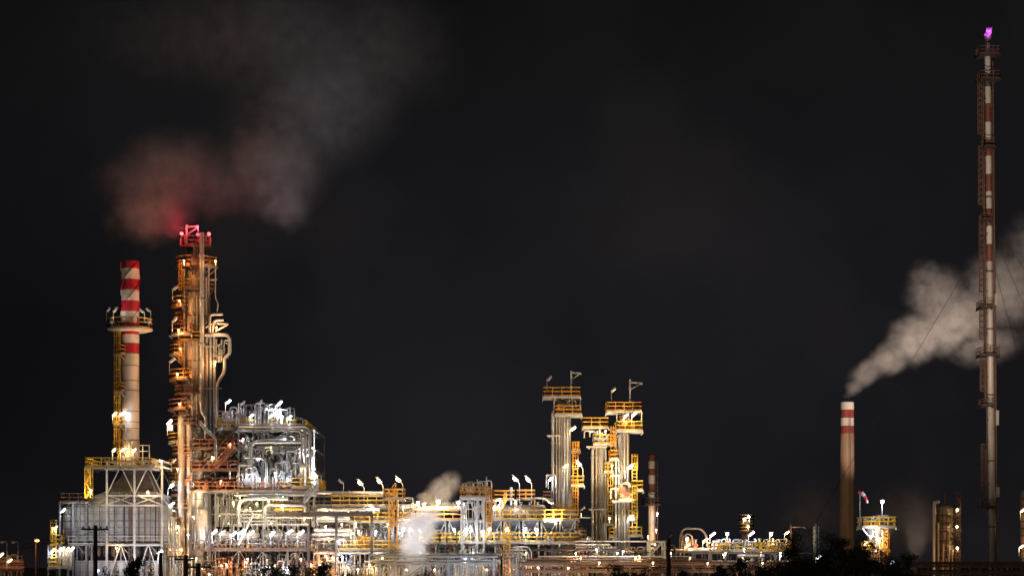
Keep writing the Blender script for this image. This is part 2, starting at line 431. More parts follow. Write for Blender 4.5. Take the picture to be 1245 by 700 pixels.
def manifold(label, px0, px1, py0, py1, y, seed, m='pipe', vm='grey', n=8, dep=1.5, group='valve manifolds', hor=2, rp=(0.4, 1.25)):
    """a stand of upright pipes with headers, loops and valves"""
    n = n+4; R = random.Random(seed); x0, x1, z1, z0 = X(px0, y), X(px1, y), Z(py0, y), Z(py1, y)
    t = Thing('valve_manifold', label, 'valve manifold', ((x0+x1)/2, y, z0), group)
    for i in range(n):
        x = x0+(x1-x0)*(i+R.uniform(.1,.9))/n; yy = y+R.uniform(-dep, dep); r = S(R.uniform(*rp), y); top = z0+(z1-z0)*R.uniform(.45, 1)
        mb = MB(); kind = R.random()
        if kind < .35:
            x2 = x+R.choice((-1,1))*R.uniform(.6, 1.6); mb.tube([(x,yy,z0),(x,yy,top),(x2,yy,top),(x2,yy,z0+(top-z0)*R.uniform(0,.6))], r, 8, r*3)
        elif kind < .6:
            mb.tube([(x,yy,z0),(x,yy,top),(x,yy+2,top)], r, 8, r*3)
        else:
            mb.tube([(x,yy,z0),(x,yy,top)], r, 8); flange(mb, x, yy, top, r*1.8)
        flange(mb, x, yy, z0+(top-z0)*R.uniform(.2,.7), r*1.9)
        t.part('pipe', mb, m)
        if R.random() < .55:
            v = MB(); zz = z0+(top-z0)*R.uniform(.25,.7); v.ball((x,yy-r,zz), r*2, 8, 5); v.bar((x,yy-r,zz),(x,yy-r*5,zz), .04); v.tube([(x,yy-r*5,zz),(x,yy-r*5-.05,zz)], r*2.4, 10)
            t.part('valve', v, vm)
    for i in range(hor):
        zz = z0+(z1-z0)*R.uniform(.15,.8); yy = y+R.uniform(-dep, dep); mb = MB(); mb.tube([(x0,yy,zz),(x1,yy,zz)], S(R.uniform(*rp), y), 8); t.part('header', mb, m)
    return t
def pump(label, px, py, y, seed, m='rust', group='pumps'):
    x, z = X(px, y), Z(py, y); t = Thing('pump', label, 'pump', (x, y, z), group)
    b = MB(); b.box(x-1.1, x+1.1, y-.45, y+.45, z, z+.25); t.part('base', b, 'conc')
    mo = MB(); mo.tube([(x-1,y,z+.75),(x-.9,y,z+.75),(x+.1,y,z+.75),(x+.2,y,z+.75)], [.3,.42,.42,.3], 12)
    for k in range(6): mo.tube([(x-.85+k*.16,y,z+.75),(x-.82+k*.16,y,z+.75)], .47, 12)
    t.part('motor', mo, m)
    c = MB(); c.tube([(x+.2,y,z+.75),(x+.5,y,z+.75)], .12, 8); c.tube([(x+.5,y,z+.75),(x+.9,y,z+.75)], .4, 12); c.tube([(x+.7,y,z+1.1),(x+.7,y,z+2.4)], .14, 8); c.tube([(x+.9,y,z+.75),(x+1.6,y,z+.75)], .16, 8)
    t.part('casing', c, 'grey'); return t
def pipe_rack(label, px0, px1, pys, y0, y1, base, m='white', cols=None, ncol=4, pipes=(), pm='pipe', group='pipe racks', w=0.16, brace=True, seed=1, deck=None):
    """pys: beam levels (rows at depth y0). pipes: (level index, [(offset 0..1, radius px, material)])"""
    R = random.Random(seed); ym = (y0+y1)/2
    x0, x1 = X(px0, y0), X(px1, y0); zs = [Z(p, y0) for p in pys]; zb = Z(base, y0)
    t = Thing('pipe_rack', label, 'pipe rack', ((x0+x1)/2, ym, zb), group)
    xs = [X(c, y0) for c in cols] if cols else [x0+(x1-x0)*i/(ncol-1) for i in range(ncol)]
    for x in xs:
        c = MB()
        for yy in (y0, y1): c.bar((x,yy,zb),(x,yy,max(zs)), w)
        for z in zs: c.bar((x,y0,z-w),(x,y1,z-w), w*.8)
        t.part('column', c, m)
    for z in zs:
        for yy in (y0, y1):
            b = MB(); b.bar((x0,yy,z-w*1.2),(x1,yy,z-w*1.2), w*.7, w); t.part('beam', b, m)
    if brace:
        for i, (a, c) in enumerate(zip(xs, xs[1:])):
            b = MB(); z1, z0 = min(zs), zb
            if i % 2 == 0:
                b.bar((a,y0,z1-w*2),((a+c)/2,y0,z0+(z1-z0)*.3), w*.4); b.bar((c,y0,z1-w*2),((a+c)/2,y0,z0+(z1-z0)*.3), w*.5)
            elif R.random() < .6: b.bar((a,y0,z0),(c,y0,z1), w*.5)
            if b.v: t.part('bracing', b, 'grey' if m == 'white' else m)
    for lv, plist in pipes:
        for off, rp, mm in plist:
            r = S(rp, y0); yy = y0+.3+(y1-y0-.6)*off; z = zs[lv]+r
            mb = MB(); xa, xb = x0+R.uniform(-.8,.8), x1+R.uniform(-.8,.8); mb.tube([(xa,yy,z),(xb,yy,z)], r, 10)
            for k in range(int((xb-xa)/5)):
                xx = xa+(k+R.random())*5; mb.tube([(xx,yy,z),(xx+.14,yy,z)], r*1.4, 10)
            t.part('pipe', mb, mm)
    if deck is not None:
        box_platform(t, x0, x1, y0-.9, y0-.05, zs[deck]+.05, sides='lfr', br=False)
    return t
def steel_frame(label, pxs, pys, y0, y1, m='white', w=0.16, name='steel_frame', bays=(), mid=None, group='steel frames', cat='steel frame'):
    """pxs: column rows (px at y0); pys: levels top..bottom; bays: (i,j,style) braces in bay i between level j and j+1"""
    xs = [X(p, y0) for p in pxs]; zs = [Z(p, y0) for p in pys]
    t = Thing(name, label, cat, ((xs[0]+xs[-1])/2, (y0+y1)/2, zs[-1]), group)
    for x in xs:
        for yy in (y0, y1):
            c = MB(); c.bar((x,yy,zs[-1]),(x,yy,zs[0]), w); t.part('column', c, m)
    for z in zs[:-1]:
        for yy in (y0, y1):
            b = MB(); b.bar((xs[0],yy,z-w),(xs[-1],yy,z-w), w*.6, w*.9); t.part('beam', b, m)
        for x in xs:
            b = MB(); b.bar((x,y0,z-w),(x,y1,z-w), w*.6, w*.9); t.part('beam', b, m)
    for i, j, st in bays:
        for yy in (y0, y1):
            br = MB()
            a, b, c, d = (xs[i],yy,zs[j]), (xs[i+1],yy,zs[j]), (xs[i],yy,zs[j+1]), (xs[i+1],yy,zs[j+1])
            mx = ((xs[i]+xs[i+1])/2, yy, zs[j]); mn = ((xs[i]+xs[i+1])/2, yy, zs[j+1])
            if st == 'x': br.bar(a,d,w*.5); br.bar(b,c,w*.5)
            elif st == 'v': br.bar(a,mn,w*.5); br.bar(b,mn,w*.5)
            elif st == 'a': br.bar(c,mx,w*.5); br.bar(d,mx,w*.5)
            elif st == '/': br.bar(c,b,w*.5)
            else: br.bar(a,d,w*.5)
            t.part('bracing', br, m)
    return t

# ================================================================ camera, sky, weak ambient fill
cam = bpy.data.cameras.new('camera'); co = bpy.data.objects.new('camera', cam); COL.objects.link(co)
co.location = (0, 0, CZ); co.rotation_euler = (pi/2, 0, 0)
cam.sensor_width = 36; cam.lens = F*36/1245; cam.shift_y = (HY-350)/1245; cam.clip_end = 6000; cam.clip_start = 0.5
scene.camera = co

w = bpy.data.worlds.new('World'); scene.world = w; w.use_nodes = True
N, L = w.node_tree.nodes, w.node_tree.links
bg = N['Background']; tc = N.new('ShaderNodeTexCoord'); sp = N.new('ShaderNodeSeparateXYZ'); L.new(tc.outputs['Generated'], sp.inputs[0])
cr = N.new('ShaderNodeValToRGB'); L.new(sp.outputs['Z'], cr.inputs[0])
e = cr.color_ramp.elements
e[0].position = 0.0; e[0].color = (0.0120, 0.0108, 0.0132, 1)
e[1].position = 0.30; e[1].color = (0.0072, 0.0072, 0.0074, 1)
k = e.new(0.09); k.color = (0.0100, 0.0096, 0.0118, 1)
nz = N.new('ShaderNodeTexNoise'); nz.inputs['Scale'].default_value = 5; nz.inputs['Detail'].default_value = 4; L.new(tc.outputs['Generated'], nz.inputs['Vector'])
mr = N.new('ShaderNodeMapRange'); mr.inputs['From Min'].default_value = .35; mr.inputs['From Max'].default_value = .7; mr.inputs['To Min'].default_value = .7; mr.inputs['To Max'].default_value = 1.4
L.new(nz.outputs['Fac'], mr.inputs['Value'])
vm = N.new('ShaderNodeVectorMath'); vm.operation = 'SCALE'; L.new(cr.outputs[0], vm.inputs[0]); L.new(mr.outputs[0], vm.inputs['Scale'])
mx_ = N.new('ShaderNodeMapRange'); mx_.inputs['From Min'].default_value = -.27; mx_.inputs['From Max'].default_value = -.14; mx_.inputs['To Min'].default_value = .62; mx_.inputs['To Max'].default_value = 1.0; L.new(sp.outputs['X'], mx_.inputs['Value'])
n3 = N.new('ShaderNodeTexNoise'); n3.inputs['Scale'].default_value = 9; n3.inputs['Detail'].default_value = 3; L.new(tc.outputs['Generated'], n3.inputs['Vector'])
m3 = N.new('ShaderNodeMapRange'); m3.inputs['From Min'].default_value = .55; m3.inputs['From Max'].default_value = .75; L.new(n3.outputs['Fac'], m3.inputs['Value'])
b3 = N.new('ShaderNodeMix'); b3.data_type = 'RGBA'; b3.blend_type = 'ADD'; b3.inputs[7].default_value = (.0050,.0034,.0024,1); L.new(m3.outputs[0], b3.inputs[0]); L.new(vm.outputs[0], b3.inputs[6])
v3 = N.new('ShaderNodeVectorMath'); v3.operation = 'SCALE'; L.new(b3.outputs[2], v3.inputs[0]); L.new(mx_.outputs[0], v3.inputs['Scale'])
L.new(v3.outputs[0], bg.inputs['Color']); bg.inputs['Strength'].default_value = 0.86

sun = bpy.data.lights.new('ambient_fill', 'SUN'); sun.energy = 0.16; sun.color = (1.0, 0.80, 0.62); sun.angle = radians(4)  # weak warm sun lamp added as front fill for moon and town glow
so = bpy.data.objects.new('ambient_fill', sun); COL.objects.link(so)
so.rotation_euler = Vector((0.45, 1.0, -0.35)).to_track_quat('-Z', 'Y').to_euler()

# ================================================================ ground
g = MB(); g._add([(-3000,-50,0),(3000,-50,0),(3000,5000,0),(-3000,5000,0)], [(0,1,2,3)])
o = g.build('ground', 'soil'); tag(o, 'dark dry ground running out to the horizon', 'ground', None, 'structure')
g = MB(); g.box(X(40), X(1010), 246, 330, 0.0, 0.12)
o = g.build('plant_yard', 'conc'); tag(o, 'concrete yard under the refinery units', 'yard', None, 'structure')

# ================================================================ A  fired heater at left
yf = 264
T = Thing('fired_heater', 'big pale grey panelled fired heater at the far left under the short striped chimney', 'heater', (X(146), yf+5, 0), None)
xa, xb = X(88, yf), X(204, yf)
c = MB(); c.box(xa, xb, yf, yf+11, Z(661,yf), Z(613,yf)); T.part('casing', c, 'casing')
c = MB(); c.box(xa+.3, xb-.3, yf+.3, yf+10.7, 0.1, Z(681,yf)); T.part('lower_casing', c, 'casing')
c = MB()
x1, x2 = X(126, yf), X(186, yf); zt = Z(597, yf); zb = Z(613.5, yf)
c._add([(xa,yf,zb),(xb,yf,zb),(xb,yf+11,zb),(xa,yf+11,zb),(x1,yf+1.5,zt),(x2,yf+1.5,zt),(x2,yf+8.5,zt),(x1,yf+8.5,zt)],
       [(0,1,5,4),(1,2,6,5),(2,3,7,6),(3,0,4,7),(4,5,6,7),(3,2,1,0)])
T.part('roof', c, 'casing')
x1, x2 = x1+.3, x2-.3
c = MB(); c.box(x1, x2, yf+2.5, yf+8.4, zt-.02, Z(593,yf))
x3, x4 = X(150,yf), X(170,yf); za, zc = Z(593,yf), Z(566,yf)
c._add([(x1,yf+2.5,za),(x2,yf+2.5,za),(x2,yf+8.5,za),(x1,yf+8.5,za),(x3,yf+4,zc),(x4,yf+4,zc),(x4,yf+7,zc),(x3,yf+7,zc)],
       [(0,1,5,4),(1,2,6,5),(2,3,7,6),(3,0,4,7),(4,5,6,7)])
T.part('convection_duct', c, 'soot')
c = MB()
for i in range(14):
    x = xa+(xb-xa)*i/13; c.bar((x,yf-.06,Z(661,yf)),(x,yf-.06,zb), .055); c.bar((x,yf+.22,.2),(x,yf+.22,Z(682,yf)), .05)
for p in (616, 624, 632.5, 641, 650, 659): c.bar((xa,yf-.08,Z(p,yf)),(xb,yf-.08,Z(p,yf)), .05)
for i in range(8):
    t = i/7; c.bar((xa+(xb-xa)*t,yf-.03,zb),(x1-.3+(x2-x1+.6)*t,yf+1.45,zt), .05)
T.part('stiffener_ribs', c, 'grey')
for i in range(7):
    x = xa+.5+(xb-xa-1)*i/6
    for yy in (yf+.6, yf+10.4):
        c = MB(); c.bar((x,yy,Z(681,yf)),(x,yy,Z(661,yf)), .1); T.part('leg', c, 'grey')
for i in (0, 3, 5):
    c = MB(); a, b = xa+.5+(xb-xa-1)*i/6, xa+.5+(xb-xa-1)*(i+1)/6; m_ = (a+b)/2
    c.bar((a,yf+.4,Z(661.5,yf)),(m_,yf+.4,Z(672,yf)), .08); c.bar((b,yf+.4,Z(661.5,yf)),(m_,yf+.4,Z(672,yf)), .08); T.part('bracing', c, 'grey')
for i, (px_, p0, p1, rr) in enumerate(((107,615,711,.06),(121,616,660,.05),(139,602,711,.06),(151,600,660,.08),(157,596,711,.1),(160,580,711,.07),(169,612,660,.05),(176,601,711,.08),(183,612,711,.06),(189,606,660,.09),(193,612,711,.06))):
    c = MB(); x = X(px_,yf-.5); c.tube([(x,yf-.45,max(.12,Z(p1,yf))),(x,yf-.45,Z(p0,yf)),(x+.3,yf+.6,Z(p0-2,yf))], rr, 8, .2); T.part('conduit', c, ['dark','brown','soot'][i%3])
for i in range(11):
    x = xa+1+(xb-xa-2)*i/10; c = MB(); c.lathe(x, yf+1.2, [(.25,Z(676,yf)),(.42,Z(672,yf)),(.42,Z(664,yf))], 10); T.part('burner', c, 'soot')
c = MB(); c.box(xa-.3, xb+.3, yf-1.1, yf-.1, Z(663,yf), Z(661.2,yf)); pl = T.part('walkway', c, 'grate')
r = MB(); railing(r, [(xa-.3,yf-1.05),(xb+.3,yf-1.05)], Z(661.2,yf), 1.05, .03); T.part('railing', r, 'white', pl)

fr = steel_frame('white steel lattice frame carrying the short striped chimney above the fired heater', (130,163.5,197), (559,566,601,613,661,712), yf-1.6, yf+9, 'white', .125,
    'steel_frame', [(0,0,'v'),(1,0,'v'),(0,1,'a'),(1,1,'a'),(0,2,'x'),(1,2,'x'),(0,4,'a'),(1,4,'a')])
# fine trusses under the top platform
c = MB()
for i in range(8):
    a, b = X(130+i*8.4,yf), X(130+(i+1)*8.4,yf); z0, z1 = Z(571,yf), Z(559,yf)
    c.bar((a,yf-1.7,z0 if i%2 else z1),(b,yf-1.7,z1 if i%2 else z0), .07)
c.bar((X(130,yf),yf-1.7,Z(571,yf)),(X(197,yf),yf-1.7,Z(571,yf)), .08)
fr.part('truss', c, 'white')
box_platform(fr, X(106,yf), X(186,yf), yf-1.8, yf+9, Z(567.5,yf), 'yellow', 'grate', 1.15, .2, True, 'lfrb', .055)
c = MB()
for p in (106.5, 113.5):
    for yy in (yf-1.7, yf-.4): c.bar((X(p,yf),yy,Z(606,yf)),(X(p,yf),yy,Z(568,yf)), .06)
fr.part('stair_tower', c, 'yellow')
c = MB(); z = Z(606,yf); i = 0
while z < Z(570,yf):
    a, b = (X(107,yf), X(113,yf)) if i%2==0 else (X(113,yf), X(107,yf)); stair(c, a, b, yf-1.05, z, z+1.05, .35); z += 1.05; i += 1
fr.part('stair', c, 'yellow')
box_platform(fr, X(73,yf), X(109,yf), yf-.6, yf+5, Z(610,yf), 'brown', 'grate', 1.15, .2)
c = MB()
for i in range(3):
    for yy in (yf-.5, yf+4.8): c.bar((X(74+i*16,yf),yy,0.12),(X(74+i*16,yf),yy,Z(611.5,yf)), .12)
fr.part('platform_leg', c, 'grey')

V = vessel('slim pale duct vessel standing left of the fired heater beneath a brown railed platform', 83.5, 614, 657, 7, yf+2, 'clad')
T = Thing('burner_platform', 'yellow railed burner platform on legs at the left end of the fired heater', 'platform', (X(76,yf), yf+1, .1))
box_platform(T, X(62,yf), X(88,yf), yf-2.2, yf+3, Z(689,yf), 'yellow', 'grate', 1.25)
box_platform(T, X(64,yf), X(77,yf), yf-2, yf+2, Z(661,yf), 'yellow', 'grate', 1.2)
for p in (63, 76, 87):
    for yy in (yf-2, yf+2.8):
        c = MB(); c.bar((X(p,yf),yy,.1),(X(p,yf),yy,Z(689.5 if p>80 else 662,yf)), .08); T.part('leg', c, 'grey')
c = MB(); ladder(c, X(70,yf), yf-2.1, Z(689,yf), Z(640,yf)); T.part('ladder', c, 'yellow')
c = MB()
for i in range(5):
    x = X(79+i*2.3,yf); c.tube([(x,yf-1,Z(689,yf)),(x,yf-1,Z(668+i,yf)),(x+.3,yf+.5,Z(664,yf))], .12, 8, .4)
T.part('burner_pipework', c, 'pipe')

# ================================================================ B  short striped chimney
yc = yf+5; cx = X(158.5, yc); R0 = S(10.6, yc)
T = Thing('striped_chimney', 'short red and white striped chimney with helical fins and a ring platform', 'chimney', (cx, yc, Z(567,yc)))
rows = [567, 545, 535, 521, 513, 500, 475, 463, 445, 430, 418, 407, 393, 379, 366, 353, 340, 327, 318.5, 317.4]
ms = [0]*9 + [1,2,1,2,1,2,1,2,1,3]
prof = [(R0*(1.06 if i < 2 else 1), Z(p, yc)) for i, p in enumerate(rows)]; prof[-1] = (R0*.98, prof[-1][1])
c = MB(); c.lathe(cx, yc, prof, 32, ms); T.part('shaft', c, ['stack', 'red', 'wpaint', 'soot'])
for p in (545, 535, 521, 513, 500, 475, 463, 445, 430, 418):
    c = MB(); flange(c, cx, yc, Z(p,yc), R0*1.03, .09); T.part('joint_ring', c, 'soot')
for q in range(3):                      # fins follow the band colours
    c = MB(); n = 48
    for i in range(n):
        t0, t1 = i/n, (i+1)/n; pr0, pr1 = 396+(319-396)*t0, 396+(319-396)*t1
        mi = 1
        for a, b, m_ in ((418,407,0),(407,393,1),(393,379,0),(379,366,1),(366,353,0),(353,340,1),(340,327,0),(327,318,1)):
            if b <= (pr0+pr1)/2 < a: mi = m_
        a0, a1 = 2*pi*(q/3+t0*.85)+.4, 2*pi*(q/3+t1*.85)+.4; vs = []
        for a, pp in ((a0,pr0),(a1,pr1)):
            for rr in (R0*.99, R0*1.12):
                for dz in (-.03, .03): vs.append((cx+rr*cos(a), yc+rr*sin(a), Z(pp,yc)+dz))
        c._add(vs, [(0,2,6,4),(1,5,7,3),(2,3,7,6),(0,4,5,1)], False, mi)
    T.part('helical_fin', c, ['wpaint', 'red'])
zc = Z(400, yc)
c = MB(); c.sector(cx, yc, zc-.18, zc, R0*1.0, S(27,yc), 0, 360, 32); c.lathe(cx, yc, [(S(22,yc), zc-.36),(S(25.8,yc), zc-.19)], 32)
pl = T.part('ring_platform', c, 'wpaint')
r = MB(); railing(r, arc(cx, yc, S(26.5,yc), 0, 360, 24)[:-1], zc, 1.3, .05, 1.3, True); T.part('railing', r, 'yellow', pl)
c = MB(); ladder(c, cx-R0*.9-.25, yc-R0*.8, Z(566,yc), Z(402,yc), True, .28, (-.75,-.66), .045); T.part('ladder', c, 'yellow')
for p in (431, 476, 517, 546):
    ring_platform(T, cx, yc, Z(p,yc), R0, S(21,yc), 165, 245, 'yellow', 'grate', 1.1, .15)
c = MB(); c.tube([(cx+R0*.6,yc-R0*1.1,Z(566,yc)),(cx+R0*.6,yc-R0*1.1,Z(548,yc)),(cx+R0*.1,yc-R0*1.5,Z(538,yc))], .13, 8, .4); T.part('flue_probe', c, 'grey')
c = MB()
for p in (176, 184): c.bar((X(p,yc),yc-1.5,Z(567,yc)),(X(p,yc),yc-1.5,Z(541,yc)), .06)
for q in (542, 549): c.bar((X(172,yc),yc-1.5,Z(q,yc)),(X(185,yc),yc-1.5,Z(q,yc)), .05)
T.part('davit_frame', c, 'white')

# ================================================================ C  tall distillation column
ym = 271; mx = X(238.5, ym); r1 = S(17.3, ym)
T = Thing('distillation_column', 'tallest copper lit distillation column with red beacons and many side platforms', 'column', (mx, ym, .1))
c = MB(); c.lathe(mx, ym, [(r1*1.06,.1),(r1*1.06,Z(640,ym)),(r1,Z(630,ym)),(r1,Z(460,ym)),(r1,Z(358,ym)),(S(13,ym),Z(346,ym)),(S(13,ym),Z(318,ym)),(S(11,ym),Z(312,ym)),(S(6,ym),Z(308,ym)),(.2,Z(306.5,ym))], 32,
    [0,0,0,1,1,1,1,1,1]); T.part('shell', c, ['clad', 'warmclad'])
for p in (620, 585, 552, 520, 480, 440, 415, 385, 357, 345, 320):
    c = MB(); flange(c, mx, ym, Z(p,ym), (r1 if p > 350 else S(13,ym))*1.05, .12); T.part('stiffener_ring', c, 'brown')
c = MB(); c.lathe(mx, ym, [(S(13.3,ym),Z(356,ym)),(S(13.3,ym),Z(347,ym))], 24); T.part('neck_band', c, 'soot')
# platforms: (row, left px, right px(None: left only), angles)
for p, rad, a0, a1 in ((325,25,120,262),(374,31,130,245),(408,33,125,268),(462,33,130,262),(498,34,130,258),(570,33,140,235),(602,31,140,235),(640,32,150,240)):
    ring_platform(T, mx, ym, Z(p,ym), S(13,ym) if p < 350 else r1, S(rad,ym), a0, a1, 'rust' if p in (408,498,602) else 'orange', 'brown' if p%4 else 'grate', 1.25)
for p, rad, a0, a1, rl in ((325,28,292,350,'orange'),(431,32,165,222,'orange'),(538,34,160,232,'yellow'),(586,33,158,215,'yellow'),(405,26,300,350,'rust'),(445,27,300,350,'rust')):
    ring_platform(T, mx, ym, Z(p,ym), S(13,ym) if p < 350 else r1, S(rad,ym), a0, a1, rl, 'grate', 1.15)
for p, rad, a0, a1, rl in ((352,24,205,345,'orange'),(480,27,200,300,'rust'),(392,29,140,215,'orange'),(416,28,150,300,'orange'),(516,29,150,300,'rust'),(552,29,140,290,'orange'),(618,29,140,290,'orange')):
    ring_platform(T, mx, ym, Z(p,ym), r1, S(rad,ym), a0, a1, rl, 'brown', 1.1, .15)
# crown platform and its frame
d = MB(); zt = Z(300,ym); d.sector(mx, ym, zt-.2, zt, .4, S(19,ym), 0, 360, 20)
for i in range(8):
    a = 2*pi*i/8; d.bar((mx+S(12,ym)*cos(a),ym+S(12,ym)*sin(a),Z(316,ym)),(mx+S(17,ym)*cos(a),ym+S(17,ym)*sin(a),zt), .07)
pl = T.part('crown_platform', d, 'brown')
r = MB(); railing(r, arc(mx, ym, S(18.5,ym), 0, 360, 16)[:-1], zt, 1.2, .05, 1.2, True); T.part('railing', r, 'rust', pl)
c = MB(); dx = X(229.5,ym); c.bar((dx,ym-1.6,zt),(dx,ym-1.6,Z(276,ym)), .13); c.bar((dx,ym-1.6,Z(278.5,ym)),(X(244,ym),ym-1.6,Z(277.5,ym)), .1); c.bar((dx,ym-1.6,Z(288,ym)),(X(243,ym),ym-1.6,Z(278.5,ym)), .08)
c.bar((X(243,ym),ym-1.6,Z(277,ym)),(X(243,ym),ym-1.6,Z(284,ym)), .05); T.part('davit', c, 'white')
c = MB()
for px_, q in ((221,291),(226,287),(252,288),(257,290)): c.tube([(X(px_,ym),ym-1,zt),(X(px_,ym),ym-1,Z(q,ym))], .09, 8)
c.tube([(mx,ym,Z(308,ym)),(mx,ym,Z(297,ym)),(X(245.5,ym),ym-1,Z(294,ym))], .35, 12, .8); T.part('vent_pipe', c, 'warmclad')
c = MB(); a = 228
for z0, z1 in ((640,604),(602,572),(570,500),(498,464),(462,410),(408,376),(374,327)):
    ang = radians(a); ladder(c, mx+(r1+.15)*cos(ang), ym+(r1+.15)*sin(ang), Z(z0,ym), Z(z1,ym), True, .26, (cos(ang),sin(ang)), .04); a = 226 if a == 205 else 205
T.part('ladder', c, 'orange')
for i, (px_, rr, z0, z1) in enumerate(((220.5,4.4,712,505),(230.5,3.8,712,512))):
    c = MB(); x = X(px_,ym-2.5); c.tube([(x,ym-2.5,.1),(x,ym-2.5,Z(z1,ym)),(x+.6,ym-1,Z(z1-6,ym))], S(rr,ym), 14, 1.0)
    for q in range(520, 700, 14): flange(c, x, ym-2.5, Z(q,ym), S(rr*1.12,ym), .07)
    T.part('downcomer', c, 'warmclad')
for px_, dy, z0, z1, rr in ((224,-2.2,460,330,.1),(234,-2.3,640,365,.12),(239.5,-2.3,600,362,.09),(251,-2.1,520,340,.12),(254,-1.8,560,320,.1)):
    c = MB(); x = X(px_,ym+dy); c.tube([(x,ym+dy,Z(z0,ym)),(x,ym+dy,Z(z1,ym))], rr, 8)
    for q in range(z1+8, z0, 22): c.bar((x,ym+dy,Z(q,ym)),(x,ym-r1*.5,Z(q,ym)), .05)
    T.part('riser_pipe', c, 'warmclad')
# overhead line and side pipework: pipes bolted along the column
yp = ym-3
pipe('long pale overhead pipe running straight down the front of the tallest column', [(245.5,283,yp),(245.5,500,yp),(251,507,yp),(251,640,yp)], 2.7, 'pipe', None, .6, 'column pipes', 14)
pipe('square looped white pipe on the right flank of the tallest column', [(249,407,yp),(277,407,yp),(279.5,412,yp),(279.5,430,yp),(273,434,yp),(273,452,yp),(264,466,yp),(264,520,yp)], 2.0, 'pipe', None, .7, 'column pipes', 12)
pipe('upper short hooked pipe just above the looped pipe on the tallest column', [(255,404,yp),(255,382,yp),(271,382,yp)], 1.6, 'pipe', None, .6, 'column pipes')
pipe('lower short hooked pipe just above the looped pipe on the tallest column', [(258,404,yp),(260,389,yp),(272,389,yp)], 1.6, 'pipe', None, .6, 'column pipes')
pipe('slanted brace pipe sloping beside the hooked pipes of the tallest column', [(250,398,yp),(259,393,yp),(278,393.5,yp),(262,403,yp)], 1.3, 'white', None, .2, 'column pipes')
pipe('brown riser pipe nearest the overhead pipe on the tallest column', [(251.5,405,yp+.6),(251.5,530,yp+.6)], 2.0, 'warmclad', None, .5, 'column pipes')
pipe('pale riser pipe in the middle of the three below the looped pipe', [(256,409,yp+.3),(256,530,yp+.3)], 1.6, 'pipe', None, .5, 'column pipes')
pipe('pale riser pipe rightmost of the three below the looped pipe', [(260.5,409,yp+.3),(260.5,540,yp+.3)], 1.9, 'pipe', None, .5, 'column pipes')
pipe('thin pole like pipe dropping from the right platform near the column top', [(262,327,yp),(262,362,yp),(265,368,yp),(264,380,yp)], .7, 'warmclad', None, .3, 'column pipes')
manifold('small cluster of valves and bends inside the looped pipe of the tallest column', 261, 273, 412, 440, yp+.4, 5, 'pipe', 'grey', 6, .6, 'valve manifolds', 3, (.6,1.1))
T2 = Thing('pipe_support', 'thin horizontal pipe support arms on the right side of the tallest column', 'pipe support', (X(258), yp, Z(472)))
for p, a, b in ((421,249,272),(472,249,270),(340,256,264)):
    c = MB(); c.bar(P(a,p,yp+.2), P(b,p,yp+.2), .09); T2.part('arm', c, 'white')
# beacons
for i, (px_, py_, yy, lab) in enumerate(((221,284,ym-1.9,'glowing red beacon at the left edge of the tallest column top'),(240.5,285.5,ym-1.4,'glowing red beacon in the middle of the tallest column top'),(254,284.5,ym-1.2,'glowing red beacon at the right edge of the tallest column top'))):
    T2 = Thing('beacon', lab, 'beacon', (X(px_,yy), yy, zt), 'aircraft warning beacons')
    c = MB(); c.tube([(X(px_,yy),yy,zt),(X(px_,yy),yy,Z(py_+2.5,yy))], .06, 6); T2.part('post', c, 'brown')
    c = MB(); c.ball((X(px_,yy),yy,Z(py_,yy)), .26, 12, 8, (1,1,.9)); T2.part('lens', c, 'g_red')
    lo = bpy.data.objects.new('beacon_light', ldata('g_red', [2600,500,1500][i], .3)); COL.objects.link(lo); lo.parent = T2.o; lo.location = P(px_,py_-1,yy-.6)-T2.loc+Vector((-.7 if i==0 else .6 if i==2 else 0,0,.9))
T2 = Thing('warning_panel', 'small magenta lit panel in a dark frame on the tall column side platform', 'panel', (X(211,ym-2.5), ym-2.5, Z(526,ym)))
c = MB(); c.box(X(207.5,ym),X(214.5,ym),ym-2.4,ym-2.2,Z(525.5,ym),Z(516,ym)); T2.part('frame', c, 'dark')
c = MB(); c.box(X(208.5,ym),X(213.5,ym),ym-2.45,ym-2.41,Z(524.5,ym),Z(517.5,ym)); T2.part('screen', c, 'g_mag')

# ================================================================ D  multi storey process structure
y0, y1 = 262, 276
vessel('fat pale upright vessel close on the right of the tallest column', 241, 530, 712, 6.5, 262.5, 'clad', 'upright vessels', True, 6)
SF = steel_frame('tall open steel process structure crowded with pipes right of the tallest column', (233,262,290,320,350,382), (522,545,571,597,624,668,712), y0, y1, 'grey', .10, 'process_structure',
    [(1,1,'x'),(2,1,'/'),(2,2,'a'),(3,2,'x'),(1,3,'a'),(2,3,'x'),(3,3,'/'),(2,5,'x'),(1,5,'/'),(4,5,'a'),(3,4,'v'),(2,0,'x'),(3,0,'x'),(0,0,'\\'),(1,0,'/'),(0,1,'/'),(3,1,'a'),(4,1,'x'),(0,2,'x'),(4,2,'/'),(1,4,'a'),(3,5,'v'),(0,5,'x'),(4,3,'\\')], None, 'steel structures', 'process structure')
for p, a, b, rl, dk in ((521.5,266,372,'yellow','grate'),(545,233,290,'rust','brown'),(571,233,290,'rust','brown'),(596.5,233,384,'rust','grate'),(667,233,384,'brown','brown')):
    box_platform(SF, X(a,y0), X(b,y0), y0-1.3, y1, Z(p,y0), rl, dk, 1.15, .18, True, 'lfr')
box_platform(SF, X(356,y0), X(388,y0), y0-1.6, y1-4, Z(592,y0), 'yellow', 'grate', 1.15, .25, True, 'lfr')
for a, b in ((P(268,548,y0-1.4), P(246,568,y0-1.4)), (P(289,519,y0-1.4), P(248,560,y0-1.4))):
    c = MB(); c.bar(a, b, .11); SF.part('stair_stringer', c, 'dark')
